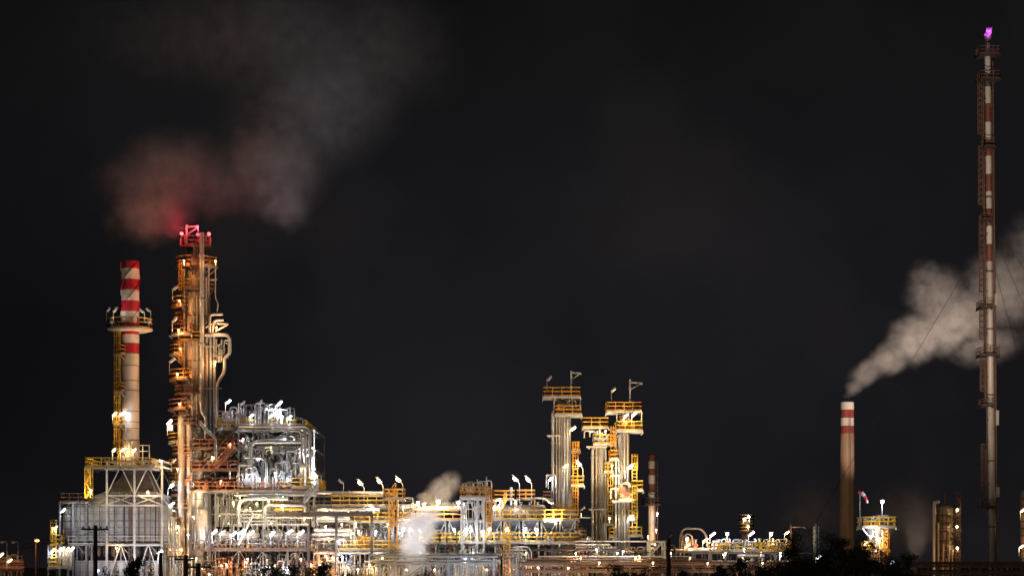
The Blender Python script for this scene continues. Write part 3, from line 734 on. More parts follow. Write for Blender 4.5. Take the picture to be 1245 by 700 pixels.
c = MB(); stair(c, X(264,y0), X(286,y0), y0-1.8, Z(571,y0), Z(546,y0)); SF.part('stair', c, 'rust')
c = MB(); stair(c, X(372,y0), X(388,y0), y0-2.2, Z(612,y0), Z(593,y0)); SF.part('stair', c, 'white')
for a, b in ((231.5,712),(255,712)):
    c = MB(); c.bar(P(a,600,y0-2), P(a,b,y0-2), .16); SF.part('column', c, 'dark')
# big white pipe frames
pipe('outermost white pipe bending down at the right corner of the process structure', [(290,517.5,y0-1.9),(377,517.5,y0-1.9),(377.5,580,y0-1.9)], 1.9, 'pipe', None, .9, 'structure pipes', 12)
pipe('second white pipe nested inside the outermost corner pipe of the process structure', [(330,520.5,y0-1.5),(371.5,520.5,y0-1.5),(371.5,590,y0-1.5)], 1.5, 'pipe', None, .8, 'structure pipes')
pipe('brown pipe nested innermost in the corner pipes of the process structure', [(345,523,y0-1.2),(366.5,523,y0-1.2),(366.5,592,y0-1.2)], 1.4, 'warmclad', None, .7, 'structure pipes')
pipe('white portal shaped pipe in the middle of the process structure', [(305,566,y0-1.9),(305,537,y0-1.9),(366,537,y0-1.9)], 2.2, 'pipe', None, .9, 'structure pipes', 12)
pipe('dark pipe running just below the white portal pipe', [(310,541,y0-1.3),(366,541,y0-1.3)], 1.5, 'dark', None, .5, 'structure pipes')
pipe('pale pipe with a step down beside the white portal pipe', [(297,556,y0-1.9),(320,556,y0-1.9),(324,564,y0-1.9),(324,592,y0-1.9)], 1.5, 'pipe', None, .5, 'structure pipes')
pipe('yellow lit pipe arching at the lower left of the process structure', [(291,640,y0-2.2),(291,612,y0-2.2),(297,606,y0-2.2),(350,606,y0-2.2)], 2.0, 'pipe', None, .9, 'structure pipes', 12)
pipe('pale portal pipe low in the right half of the process structure', [(322,640,y0-2.4),(322,614,y0-2.4),(371,614,y0-2.4),(371,622,y0-2.4)], 1.7, 'pipe', None, .7, 'structure pipes', 12)
for i, (p, a, b, rr, mm, ad) in enumerate(((601.5,285,385,1.5,'pipe','grey'),(618.5,334,368,1.7,'yellow','yellow'),(629,290,380,1.3,'pipe','pale'),(633,288,336,1.2,'pipe','thin'),(637,300,375,1.0,'pipe','lower thin'),(611,330,372,1.0,'brown','brown'),(621,290,318,1.0,'pipe','short upper'),(625,290,318,1.0,'pipe','short lower'))):
    pipe('%s straight pipe crossing the process structure below its white railed deck' % ad, [(a,p,y0-1.6-.1*i),(b,p,y0-1.6-.1*i)], rr, mm, None, .5, 'structure pipes')
pipe('slanted white transfer pipe crossing in front of the pale vessel by the tallest column', [(243,512,y0-2.6),(248,520,y0-2.6),(262,532,y0-2.6),(262,560,y0-2.6)], 1.8, 'pipe', None, .6, 'structure pipes', 12)
pipe('steep white pipe leaning down behind the lamps of the process structure', [(308,624,y0-2.8),(290,662,y0-2.8)], 1.5, 'pipe', None, .5, 'structure pipes')
# clutter on the decks
for i, (a, b, p0, p1, sd, n) in enumerate(((270,290,493,521,11,9),(291,308,491,521,12,9),(309,325,489,521,13,9),(326,342,490,521,14,9),(343,357,494,521,15,8))):
    manifold('crowded pipe stand on the top deck of the process structure, %s' % nth(i,5), a, b, p0, p1, y0+2, sd, 'pipe', 'rust' if i%2 else 'grey', n, 1.8, 'top deck pipe stands', 3, (.6,1.3))
for i, (a, b, p0, p1, sd, m_) in enumerate(((236,262,552,571,21,'rust'),(262,290,551,571,22,'brown'),(264,290,527,545,23,'rust'),(238,262,578,597,24,'rust'),(262,288,574,597,25,'brown'))):
    manifold('rusty red pipe stand beside the tallest column, %s' % ['on the lower mid deck at left','on the lower mid deck at right','on the highest red deck','above the dark band at left','above the dark band at right'][i], a, b, p0, p1, y0+.5, sd, m_, 'rust', 9, 1.2, 'red deck pipe stands', 2, (.7,1.6))
for i, (a, b, p0, p1, sd) in enumerate(((291,306,558,596,31),(306,322,566,596,32),(325,342,560,596,33),(342,358,548,596,34),(357,370,545,592,35))):
    manifold('white pipe stand on the middle deck of the process structure, %s' % nth(i,5), a, b, p0, p1, y0+.5, sd, 'pipe', 'grey', 8, 1.5, 'middle deck pipe stands', 3, (.7,1.7))
for i, (a, b, p0, p1, sd, m_) in enumerate(((312,330,541,560,36,'pipe'),(330,352,541,562,37,'grey'),(322,350,523,537,38,'grey'))):
    manifold('grey jumble of pipes behind the white portal pipe, %s' % ['on the left','on the right','above it'][i], a, b, p0, p1, y0+3, sd, m_, 'dark', 9, 1.5, 'inner pipe stands', 3, (.8,1.7))
vessel('squat white upright drum at the right end of the middle deck', 362, 560, 592, 5.5, y0+4, 'clad')
vessel('small pale upright drum standing mid deck behind the white portal pipe', 338, 542, 570, 5, y0+6, 'clad')
for i, (a, b, p, rr) in enumerate(((262,286,651,5.5),(290,316,652,5.5),(320,346,651,6),(350,376,652,5.5))):
    drum('white horizontal drum under the slanted lamps of the process structure, %s' % nth(i,4), a, b, p, rr, y0+1.2, 'clad', 'drums under the slanted lamps', 'grey', 667)
for i, (a, b, sd) in enumerate(((236,258,41),(290,330,42),(334,380,43))):
    manifold('low pipe stand at lamp height in the process structure, %s' % nth(i,3), a, b, 634, 667, y0+5, sd, 'pipe', 'grey', 10, 2, 'lamp level pipe stands', 3, (.6,1.5))
T2 = Thing('hopper', 'white cone shaped hopper between two dark posts below the tallest column', 'hopper', (X(246,y0-.5), y0-.5, Z(668,y0)))
c = MB(); c.lathe(X(246,y0), y0-.5, [(.35,Z(668,y0)),(.45,Z(660,y0)),(S(8,y0),Z(640,y0)),(S(7,y0),Z(622,y0)),(.4,Z(618,y0))], 20); T2.part('cone', c, 'clad')
c = MB(); [c.bar((X(246,y0)+1.1*cos(a),y0-.5+1.1*sin(a),Z(668,y0)),(X(246,y0)+1*cos(a),y0-.5+1*sin(a),Z(640,y0)),.07) for a in (.8,2.3,3.9,5.4)]; T2.part('leg', c, 'grey')
drum('orange horizontal drum low under the process structure', 293, 309, 693, 5.5, y0+1, 'rust', 'low drums', 'conc', 712)
drum('small orange drum right of the larger orange one under the process structure', 336, 345, 684, 2.6, y0+1, 'rust', 'low drums', 'conc', 712)
for i, (px_, m_) in enumerate(((266,'grey'),(282,'rust'),(322,'grey'),(356,'rust'),(372,'grey'))):
    pump('%s pump on the yard under the process structure, %s' % ('red' if m_=='rust' else 'grey', nth(i,5)), px_, 711.5, y0-1, i, m_)
pipe('thick vertical pipe left of the tallest column near the ground', [(211,700,yf),(211,629,yf),(207,628,yf)], 1.8, 'pipe', None, .5, 'low pipes')
T2 = Thing('valve_platform', 'small orange railed platform low between the heater and the tallest column', 'platform', (X(214,y0-3), y0-3, .1))
box_platform(T2, X(204,y0-3), X(224,y0-3), y0-4, y0-1.5, Z(675,y0-3), 'orange', 'brown', 1.1)
for p in (205,223):
    c = MB(); c.bar(P(p,676,y0-3.8),(X(p,y0-3.8),y0-3.8,.1), .08); T2.part('leg', c, 'brown')
manifold('tangle of white pipes between the heater and the tallest column', 200, 218, 612, 700, 267, 51, 'pipe', 'yellow', 9, 1.5, 'valve manifolds', 4)
T2 = Thing('walkway_bridge', 'small yellow railed bridge beside the white lamp left of the tallest column', 'bridge', (X(206), 268, Z(634)))
box_platform(T2, X(200), X(215), 267, 269, Z(629), 'yellow', 'grate', 1.1); box_platform(T2, X(200), X(212), 267, 269, Z(652), 'yellow', 'grate', 1.1)
c = MB(); [c.bar(P(p,700,269),P(p,629,269),.09) for p in (200.5,211.5)]; T2.part('leg', c, 'white')

# ================================================================ E  pipe bridge between process structure and the steam plume
ye = 263
pipe('fat cream pipe along the very top of the pipe bridge', [(381,598.5,ye-.4),(468,599.5,ye-.4),(481,601,ye-.4),(482,612,ye-.4)], 2.4, 'pipe', None, 1.0, 'pipe bridge pipes', 14)
PB = pipe_rack('long pipe bridge with yellow top railing between the process structure and the steam plume', 384, 505, (615,632,668), ye, ye+9, 712, 'white', (386,409,431,452,478,503), 6,
    [(0,[(.15,1.6,'pipe'),(.5,2.2,'pipe'),(.8,1.5,'clad')]), (1,[(.1,1.6,'pipe'),(.35,2.0,'clad'),(.7,1.4,'pipe'),(.85,2.4,'warmclad')]), (2,[(.2,1.3,'pipe'),(.6,2.2,'clad')])], 'pipe', 'pipe racks', .12, True, 3)
box_platform(PB, X(403,ye), X(470,ye), ye-1.2, ye-.1, Z(614,ye), 'yellow', 'grate', 1.25, .2, True, 'lfr', .06)
box_platform(PB, X(410,ye), X(500,ye), ye-1.4, ye-.1, Z(667,ye), 'yellow', 'grate', 1.1, .25, True, 'lfr', .06)
box_platform(PB, X(430,ye), X(500,ye), ye-1.2, ye-.1, Z(634,ye), 'yellow', 'grate', 1.2, .2, True, 'lfr', .06)
for i, (p, a, b, rr, m_, ad) in enumerate(((619,386,462,2.0,'clad','cream'),(629.5,386,425,2.2,'pipe','pale yellow'),(644,382,428,2.0,'clad','upper white'),(649,380,424,2.2,'clad','middle white'),(655,380,420,1.6,'clad','lower white'),(672,382,470,1.4,'pipe','low grey'))):
    pipe('%s straight pipe on the front of the pipe bridge' % ad, [(a,p,ye-1.5-.05*i),(b,p,ye-1.5-.05*i)], rr, m_, None, .5, 'pipe bridge pipes')
T2 = Thing('portal_frame', 'dark brown portal frame standing in front of the pipe bridge', 'steel frame', (X(415), ye-2.4, .1))
c = MB(); c.bar(P(335,624.5,ye-2.4), P(453,624.5,ye-2.4), .14, .28); T2.part('beam', c, 'dark')
for p in (375, 409, 452):
    c = MB(); c.bar(P(p,624,ye-2.4), P(p,712,ye-2.4), .17); T2.part('column', c, 'dark')
pipe('slim white portal pipe left of the warm steam puff', [(483.5,650,ye-1),(483.5,605,ye-1),(502,605,ye-1),(502,616,ye-1)], 1.2, 'white', None, .2, 'pipe bridge pipes')
T2 = Thing('stair_tower', 'orange stair tower with railings at the right end of the pipe bridge', 'stair tower', (X(478,ye-1), ye-1, .1))
for p in (473, 483):
    for dy in (-2.4, -1.2):
        c = MB(); c.bar(P(p,596,ye+dy),(X(p,ye+dy),ye+dy,.1), .1); T2.part('post', c, 'orange')
c = MB(); z = Z(645,ye); i = 0
while z < Z(606,ye):
    a, b = (X(474,ye),X(482,ye)) if i%2==0 else (X(482,ye),X(474,ye)); stair(c, a, b, ye-1.8, z, z+1.05, .4); z += 1.05; i += 1
T2.part('stair', c, 'orange')
box_platform(T2, X(468,ye), X(493,ye), ye-2.6, ye-.6, Z(606,ye), 'orange', 'grate', 1.2, .2, True, 'lfrb', .07)
for i, (a, b, p0, p1, sd, m_) in enumerate(((384,398,616,632,61,'pipe'),(400,430,618,632,62,'pipe'),(432,462,616,634,63,'warmclad'),(386,408,652,668,64,'pipe'),(420,450,640,667,65,'pipe'),(452,472,636,667,66,'grey'))):
    manifold('pipe and valve cluster on the pipe bridge, %s' % ['upper level at its left end','upper level at its centre','upper level at its right','lower level at its left end','lower level at its centre','lower level near the stair tower'][i], a, b, p0, p1, ye+2, sd, m_, 'grey' if i%2 else 'rust', 9, 1.6, 'pipe bridge valve clusters', 2)
drum('white horizontal exchanger low at the left end of the pipe bridge', 382, 424, 646, 4.2, ye+3, 'clad', 'horizontal vessels', 'grey', 667)
drum('dark horizontal drum half hidden by the white steam', 471, 492, 667, 3.6, ye+1, 'soot', 'horizontal vessels', 'grey', 690)
for i,(px_,mm) in enumerate(((392,'rust'),(424,'grey'),(446,'grey'))): pump('%s pump on the yard below the pipe bridge, %s' % ('red' if mm=='rust' else 'grey', nth(i,3)), px_, 711.5, ye, i, mm)
manifold('amber lit pipe tangle low under the left of the pipe bridge', 384, 408, 672, 706, ye-1, 67, 'warmclad', 'orange', 11, 1.5, 'valve manifolds', 4, (.7,1.6))

# ================================================================ F  air cooler deck with drum and platform tower
yg = 266
RK = pipe_rack('long white pipe rack carrying the bluish air coolers', 505, 706, (659,686), yg, yg+10, 712, 'white', (507,530,552,575,602,628,655,680,704), 9,
    [(0,[(.1,1.2,'pipe'),(.5,1.8,'clad'),(.8,1.5,'pipe')]), (1,[(.05,1.5,'pipe'),(.2,2.2,'clad'),(.5,2.6,'grey'),(.8,1.6,'brown')])], 'pipe', 'pipe racks', .11, True, 5)
box_platform(RK, X(507,yg), X(704,yg), yg-1.4, yg-.1, Z(658,yg), 'yellow', 'grate', 1.15, .3, True, 'lfr', .06)
box_platform(RK, X(600,yg), X(704,yg), yg-1.0, yg+3, Z(631,yg), 'yellow', 'grate', 1.25, .2, True, 'lfr', .065)
box_platform(RK, X(497,yg), X(562,yg), yg-1.0, yg+3, Z(631,yg), 'orange', 'grate', 1.2, .2, True, 'lfr', .06)
for i in range(9):
    a = 500+i*22.5; b = a+20
    T2 = Thing('air_cooler', 'bluish fan air cooler above the yellow railed deck, %s' % nth(i,9), 'air cooler', (X(a+10,yg), yg+4, Z(658,yg)), 'row of air coolers')
    c = MB(); xa, xb = X(a,yg), X(b,yg); z1, z0 = Z(632.5,yg), Z(641,yg); xm0, xm1 = X(a+5,yg), X(b-5,yg)
    c._add([(xa,yg+.6,z1),(xb,yg+.6,z1),(xb,yg+8,z1),(xa,yg+8,z1),(xm0,yg+2.2,z0),(xm1,yg+2.2,z0),(xm1,yg+6.4,z0),(xm0,yg+6.4,z0)],
           [(0,4,5,1),(1,5,6,2),(2,6,7,3),(3,7,4,0),(0,1,2,3),(7,6,5,4)]); T2.part('plenum', c, 'cooler')
    c = MB(); c.box(xa-.05,xb+.05,yg+.5,yg+8.1,z1+.01,z1+.3); T2.part('tube_bundle', c, 'grey')
    c = MB(); c.sector((xm0+xm1)/2, yg+4.3, z0-.45, z0-.05, S(4.3,yg), S(5,yg), 0, 360, 16); T2.part('fan_ring', c, 'white')
    c = MB(); 
    for q in range(4): aa = q*pi/2+.4; c.bar(((xm0+xm1)/2,yg+4.3,z0-.3),((xm0+xm1)/2+1*cos(aa),yg+4.3+1*sin(aa),z0-.25),.12,.03)
    T2.part('fan', c, 'dark')
    for xx, yy in ((xa+.1,yg+.7),(xb-.1,yg+.7),(xa+.1,yg+7.9),(xb-.1,yg+7.9)):
        c = MB(); c.bar((xx,yy,Z(658,yg)),(xx,yy,z1), .09); T2.part('leg', c, 'white')
    c = MB(); xm = (xa+xb)/2; c.bar((xa+.1,yg+.65,z1-.1),(xm,yg+.65,Z(652,yg)),.07); c.bar((xb-.1,yg+.65,z1-.1),(xm,yg+.65,Z(652,yg)),.07); T2.part('bracing', c, 'white')
pipe('fat warm lit header pipe under the warm steam puff', [(500,618,yg-.8),(560,617,yg-.8)], 2.8, 'warmclad', None, .5, 'air cooler pipes', 14)
pipe('pale header pipe just below the fat warm header', [(498,624,yg-.6),(556,624,yg-.6)], 1.3, 'pipe', None, .5, 'air cooler pipes')
manifold('valve cluster on the header right of the warm steam puff', 543, 557, 608, 622, yg+.5, 71, 'pipe', 'grey', 8, .8, 'valve manifolds', 1)
FT = steel_frame('white A braced platform tower with an amber two rail top platform', (561,580,588), (604,632,658,712), yg-3, yg+2, 'white', .12, 'platform_tower', [(0,0,'a'),(0,1,'a'),(1,0,'x'),(0,2,'x')], None, 'steel frames', 'platform tower')
box_platform(FT, X(559,yg-3), X(595,yg-3), yg-3.6, yg+2.4, Z(603.5,yg-3), 'orange', 'white', 1.3, .3, True, 'lfrb', .075)
c = MB(); ladder(c, X(594.5,yg-3), yg-3.2, Z(655,yg-3), Z(600,yg-3), True, .3, (0,-1), .055); FT.part('ladder', c, 'orange')
manifold('group of thin upright vent pipes on the platform tower', 567, 590, 582, 604, yg-.5, 73, 'pipe', 'grey', 7, 1.2, 'valve manifolds', 1, (.5,.9))
pipe('tall thin vent pipe rising at the right end of the platform tower', [(591.5,640,yg-3.4),(591.5,579,yg-3.4)], .7, 'pipe', None, .5, 'air cooler pipes')
DR = drum('big pale horizontal drum under the amber railed deck in the middle of the plant', 604, 664, 619.5, 6.6, yg+2, 'clad', 'horizontal vessels', 'white', 631, 'vessel', 'horizontal_vessel', 5)
T2 = Thing('service_deck', 'amber railed service deck above the big pale horizontal drum', 'platform', (X(625), yg+2, Z(631)))
box_platform(T2, X(600,yg), X(626,yg), yg+.5, yg+4, Z(606,yg), 'orange', 'grate', 1.15, .2, True, 'lfrb', .07)
box_platform(T2, X(628,yg), X(651,yg), yg+.5, yg+4, Z(605.5,yg), 'orange', 'grate', 1.15, .2, True, 'lfrb', .07)
for p in (601,626,650):
    for yy in (yg+.6, yg+3.9):
        c = MB(); c.bar((X(p,yg),yy,Z(631,yg)),(X(p,yg),yy,Z(606,yg)), .08); T2.part('leg', c, 'orange')
c = MB(); stair(c, X(604,yg), X(616,yg), yg+.2, Z(630,yg), Z(606,yg)); T2.part('stair', c, 'orange')
pipe('thick short white stub pipe on top of the big horizontal drum', [(621.5,614,yg+1.2),(621.5,592,yg+1.2)], 1.7, 'pipe', None, .5, 'air cooler pipes', 12)
pipe('white pipe leading from the amber service deck to the left tower', [(650,605,yg+.6),(664,605,yg+.6),(668,611,yg+.6),(673,611,yg+.6)], 1.2, 'pipe', None, .5, 'air cooler pipes')
manifold('pipe fittings crowding the left end of the big horizontal drum', 596, 612, 607, 632, yg-.5, 75, 'pipe', 'orange', 9, .8, 'valve manifolds', 2)
# amber ladder tower and bent pipe bundle below the deck
T2 = Thing('ladder_tower', 'amber ladder tower passing through the air cooler deck', 'ladder tower', (X(616,yg-2.5), yg-2.5, .1))
for p in (612.5, 620):
    c = MB(); c.bar(P(p,640,yg-2.5),(X(p,yg-2.5),yg-2.5,.1), .09); T2.part('post', c, 'orange')
c = MB(); ladder(c, X(616.2,yg-2.5), yg-2.4, .3, Z(642,yg-2.5), True, .28, (0,-1), .055); T2.part('ladder', c, 'yellow')
for i, (p, b) in enumerate(((664.5,642),(667,644),(669.5,646),(672,648))):
    pipe('pale pipe bending down in a bundle below the air cooler deck, %s' % ['topmost','second from top','third from top','lowest'][i], [(612+i,p+1.2*i,yg-1.9),(b-5*i,p+1.2*i,yg-1.9),(b+4-5*i,p+5+1.2*i,yg-1.9),(b+4-5*i,712,yg-1.9)], .75, 'white', None, .15, 'bent pipe bundle')
drum('long grey blue horizontal vessel low under the air cooler deck', 579, 641, 684, 4.2, yg+1, 'grey', 'horizontal vessels', 'conc', 700)
for i, (a, b, p0, p1, sd, m_, vm_) in enumerate(((508,526,664,704,81,'pipe','grey'),(548,566,663,706,82,'pipe','rust'),(562,582,663,706,83,'warmclad','yellow'),(582,604,663,704,84,'pipe','grey'),(640,660,668,704,85,'brown','grey'),(660,684,664,704,86,'clad','grey'),(684,712,664,700,87,'warmclad','rust'))):
    manifold('pipe cluster on the ground under the air cooler rack, %s' % nth(i,7), a, b, p0, p1, yg+2, sd, m_, vm_, 9, 2, 'ground pipe clusters', 3)
for i, (a, b, sd) in enumerate(((508,545,91),(600,640,92),(660,705,93))):
    manifold('valve row on the air cooler deck under the lamps, %s' % nth(i,3), a, b, 644, 658, yg+.2, sd, 'pipe', 'orange', 11, .5, 'air cooler deck valves', 1)
T2 = Thing('access_platform', 'small bright yellow hexagon like platform right of the white steam', 'platform', (X(528,yg-3), yg-3, .1))
box_platform(T2, X(521,yg-3), X(535,yg-3), yg-4, yg-2.4, Z(659,yg-3), 'yellow', 'grate', 1.2, .2, True, 'lfrb', .08)
for p in (524,527):
    c = MB(); c.bar(P(p,660,yg-3.2),(X(p,yg-3.2),yg-3.2,.1), .09); T2.part('leg', c, 'rust')
T2 = Thing('access_platform', 'small bright yellow platform just left of the white legs of the platform tower', 'platform', (X(550,yg-3), yg-3, .1))
box_platform(T2, X(543,yg-3), X(556,yg-3), yg-4, yg-2.4, Z(659,yg-3), 'yellow', 'grate', 1.2, .2, True, 'lfrb', .08)
for p in (546,548):
    c = MB(); c.bar(P(p,660,yg-3.2),(X(p,yg-3.2),yg-3.2,.1), .09); T2.part('leg', c, 'rust')
pipe_rack('low grey pipe rack in front of the steam and the air coolers', 455, 605, (675,683), 256, 260, 712, 'grey', (460,480,520,545,570,600), 6, [(0,[(.2,1.0,'pipe'),(.7,1.4,'pipe')]),(1,[(.3,1.6,'clad'),(.8,1.2,'grey')])], 'pipe', 'pipe racks', .12, True, 8)

# ================================================================ G  three pale towers
yt = 274
def tower(label, cx_, rp, top, y, pipes, plats, base_r=1.0, m='clad'):
    x, r = X(cx_, y), S(rp, y)
    T = Thing('process_tower', label, 'tower', (x, y, .1), 'pale process towers')
    c = MB(); c.lathe(x, y, [(r*base_r,.1),(r*base_r,Z(594,y)),(r,Z(591,y)),(r,Z(top+4,y)),(r*.85,Z(top+1.5,y)),(r*.5,Z(top,y)),(.1,Z(top-.5,y))], 26); T.part('shell', c, m)
    for q in range(int(top)+18, 700, 23):
        c = MB(); flange(c, x, y, Z(q,y), r*(base_r if q > 592 else 1)*1.04, .1); T.part('stiffener_ring', c, 'grey')
    for px_, rr, t_, b_, mm in pipes:
        c = MB(); xx = X(px_,y-1.2); c.tube([(xx,y-1.2,Z(b_,y)),(xx,y-1.2,Z(t_,y)),(x,y-.6,Z(t_-3,y))], S(rr,y), 10, .6)
        for q in range(t_+12, b_, 27): c.tube([(xx,y-1.2,Z(q,y)-.06),(xx,y-1.2,Z(q,y)+.06)], S(rr*1.4,y), 10)
        T.part('riser_pipe', c, mm)
    for a, b, row, rl, fr_, hh in plats:
        box_platform(T, X(a,y-1.5), X(b,y-1.5), y-1.5-fr_, y+1.6, Z(row,y-1.5), rl, 'white', hh, .28, True, 'lfrb', .06)
    return T
TA = tower('leftmost and tallest of three pale towers, with a crane arm on its amber top platform', 686, 8, 488, yt, [(682.5,.8,497,700,'grey'),(686.5,1.0,499,700,'pipe'),(693,.7,507,590,'grey'),(672,2.0,500,700,'pipe'),(676.6,1.0,500,700,'pipe'),(680,1.2,506,640,'warmclad'),(690,1.3,510,700,'pipe')],
    [(660,706,482,'orange',.9,1.2),(674,707.5,503.5,'orange',1.2,1.1),(695,705.5,546,'orange',.3,1.0),(694,710.5,589,'yellow',.8,1.2),(696,713,655,'orange',.5,1.2),(660,672,606,'rust',.6,1.0),(674,700,622,'orange',.6,1.0)], 1.3)
TB = tower('shortest middle one of the three pale towers', 730.5, 6.3, 520, yt+4, [(728.5,.8,541,700,'grey'),(732,.9,543,700,'pipe'),(720.5,1.9,544,700,'pipe'),(725,1.0,540,700,'warmclad'),(736.5,1.0,545,700,'pipe')],
    [(708,740,519,'yellow',.8,1.25),(721,748,539,'yellow',.9,1.2),(734,746,572,'yellow',.4,1.0),(734,746,636,'yellow',.4,1.1)], 1.05)
TC = tower('rightmost of three pale towers, warm lamp and crane arm at its top', 759, 6.4, 506, yt, [(756,.8,526,700,'grey'),(759.5,.9,528,700,'pipe'),(749,1.6,530,700,'pipe'),(752.6,1.0,530,700,'pipe'),(763.5,1.1,528,700,'warmclad')],
    [(737,780,499.5,'orange',.9,1.15),(749,781,523,'yellow',1.2,1.15),(741,752,557,'orange',.4,1.1),(768,782,595,'yellow',.6,1.2),(752,770,606,'yellow',.9,1.1),(764,781,650,'yellow',.8,1.1),(741,748,651,'yellow',.5,1.1),(762,772,630,'yellow',.5,1.1)], 1.1)
for T2, px_, t_, b_, ax, ay, yy in ((TA,694.5,450.5,482,706.5,453.5,yt-1.8),(TC,766,461,500,781,465.5,yt-1.8)):
    c = MB(); c.bar(P(px_,b_,yy),P(px_,t_,yy),.12); c.bar(P(px_,ay-.5,yy),P(ax,ay,yy),.09); c.bar(P(px_,ay+8,yy),P(ax-1,ay+.5,yy),.06); c.bar(P(ax-.5,ay,yy),P(ax-.5,ay+1.8,yy),.12); T2.part('davit', c, 'white')
for T2, pts in ((TA,((674.5,482,503),(705.5,482,503),(695.5,482,503))),(TC,((780,499,523),(750,499,523)))):
    for px_, a, b in pts:
        c = MB(); c.bar(P(px_,a,yt-2.3),P(px_,b,yt-2.3),.07); T2.part('hanger', c, 'white')
for T2, px_, y_, runs, rl in ((TA,699.5,yt-1.7,((589,546),(655,592)),'orange'),(TB,742,yt+2.2,((640,588),(586,560)),'yellow'),(TC,771.5,yt-1.7,((650,597),(590,560)),'yellow'),(TC,745.5,yt-1.6,((556,526),),'orange')):
    c = MB()
    for a, b in runs: ladder(c, X(px_,y_), y_, Z(a,y_), Z(b,y_), True, .32, (0,-1), .05)
    T2.part('ladder', c, rl)
for T2, a, b, row in ((TA,665,681,529.5),(TA,665,676,578),(TB,713,738,543),(TB,716,740,619),(TC,743,768,523.5),(TC,742,754,578),(TC,744,768,609)):
    c = MB(); yy = (yt+4 if T2 is TB else yt)-1.7; c.bar(P(a,row,yy),P(b,row,yy),.16,.12); c.bar(P(a+.5,row,yy),P(a+4,row+2.5,yy),.07); T2.part('pipe_bracket', c, 'white')
c = MB(); yy = yt-1.9; c.bar(P(664.5,577,yy),P(676,577,yy),.09); c.bar(P(664.5,577,yy),P(664.5,592,yy),.09); c.bar(P(675.5,577,yy),P(675.5,592,yy),.09); TA.part('lamp_bracket', c, 'white')
manifold('small fittings on the top platform of the leftmost pale tower', 678, 693, 486, 503, yt-1.9, 101, 'warmclad', 'orange', 5, .3, 'valve manifolds', 1, (.6,1))
manifold('small fittings between the top platforms of the rightmost pale tower', 754, 768, 503, 523, yt-2, 102, 'warmclad', 'orange', 6, .3, 'valve manifolds', 1, (.6,1))
manifold('small fittings between the platforms of the middle pale tower', 722, 738, 521, 539, yt+2, 103, 'pipe', 'grey', 6, .3, 'valve manifolds', 1, (.6,1))
manifold('valves and elbows half way up the rightmost pale tower', 754, 766, 584, 606, yt-2.2, 104, 'warmclad', 'rust', 6, .3, 'valve manifolds', 2, (.7,1.1))
pipe('short horizontal pipe from the left pale tower towards the middle one', [(700,629,yt-2),(718,629,yt-2)], 1.0, 'pipe', None, .3, 'low pipes')

# ================================================================ H  long front rack, right half
FR = pipe_rack('long reddish brown front pipe rack under the three pale towers', 636, 1000, (684,693), 256, 262, 712, 'brown', [636+i*26 for i in range(15)], 15,
    [(0,[(.05,.9,'brown'),(.25,1.1,'warmclad'),(.45,.8,'rust'),(.7,1.2,'brown')]),(1,[(.05,.8,'rust'),(.25,.7,'pipe'),(.5,1.1,'brown'),(.8,.8,'grey')])], 'pipe', 'pipe racks', .14, True, 9)
for i, (p, a, b, rr, mm, ad) in enumerate(((657.5,700,812,1.0,'pipe','upper white'),(676,655,840,1.0,'pipe','lower white'),(661.5,700,742,.9,'pipe','short thin'),(668,648,760,1.6,'dark','thick dark'),(672,840,1000,1.0,'grey','grey'),(680,640,860,1.8,'brown','brown'))):
    pipe('%s straight pipe running past the feet of the pale towers' % ad, [(a,p,259-.2*i),(b,p,259-.2*i)], rr, mm, None, .5, 'long pipes')
pipe('thick brown line along the front rack behind the shrubs', [(690,688,254.5),(1000,690,254.5)], .9, 'brown', None, .5, 'long pipes')
steel_frame('small pale portal frame right of the pale towers', (790,808), (657,675,712), 258, 262, 'white', .12, 'steel_frame', [(0,0,'/')])
manifold('pink lit pipe tangle at the foot of the left pale tower', 700, 722, 659, 684, 262, 111, 'warmclad', 'rust', 9, 1, 'tower foot pipework', 3)
manifold('pipe tangle at the foot of the middle pale tower', 722, 750, 660, 684, 262, 112, 'pipe', 'yellow', 9, 1, 'tower foot pipework', 3)
manifold('pipe tangle at the foot of the right pale tower', 752, 786, 660, 684, 262, 113, 'warmclad', 'grey', 9, 1, 'tower foot pipework', 3)
manifold('dark pipe tangle between the right pale tower and the tarred pole', 786, 820, 662, 700, 264, 114, 'brown', 'grey', 9, 1, 'tower foot pipework', 3)

# ================================================================ I  small striped stack behind
ys = 340; sx, sr = X(792.5,ys), S(4.4,ys)
T = Thing('striped_chimney', 'small distant red and white striped chimney right of the pale towers', 'chimney', (sx, ys, 0))
rows = [702, 610, 598.5, 588, 577.5, 569.5, 560.5, 553, 551.5]
c = MB(); c.lathe(sx, ys, [(sr*(1.15 if i == 0 else 1), max(0,Z(p,ys))) for i, p in enumerate(rows)], 22, [0,1,2,1,2,1,2,3]); T.part('shaft', c, ['stack','wpaint','oxred','soot'])
d = MB(); zz = Z(613,ys); d.sector(sx, ys, zz-.2, zz, sr, S(12,ys), 0, 360, 20); pl = T.part('ring_platform', d, 'dark')
r = MB(); railing(r, arc(sx, ys, S(11.7,ys), 0, 360, 16)[:-1], zz, 1.1, .04, 1.3, True); T.part('railing', r, 'brown', pl)
c = MB(); ladder(c, sx+sr+.1, ys-.6, 1, Z(560,ys), False, .25, (0,-1), .03); T.part('ladder', c, 'brown')

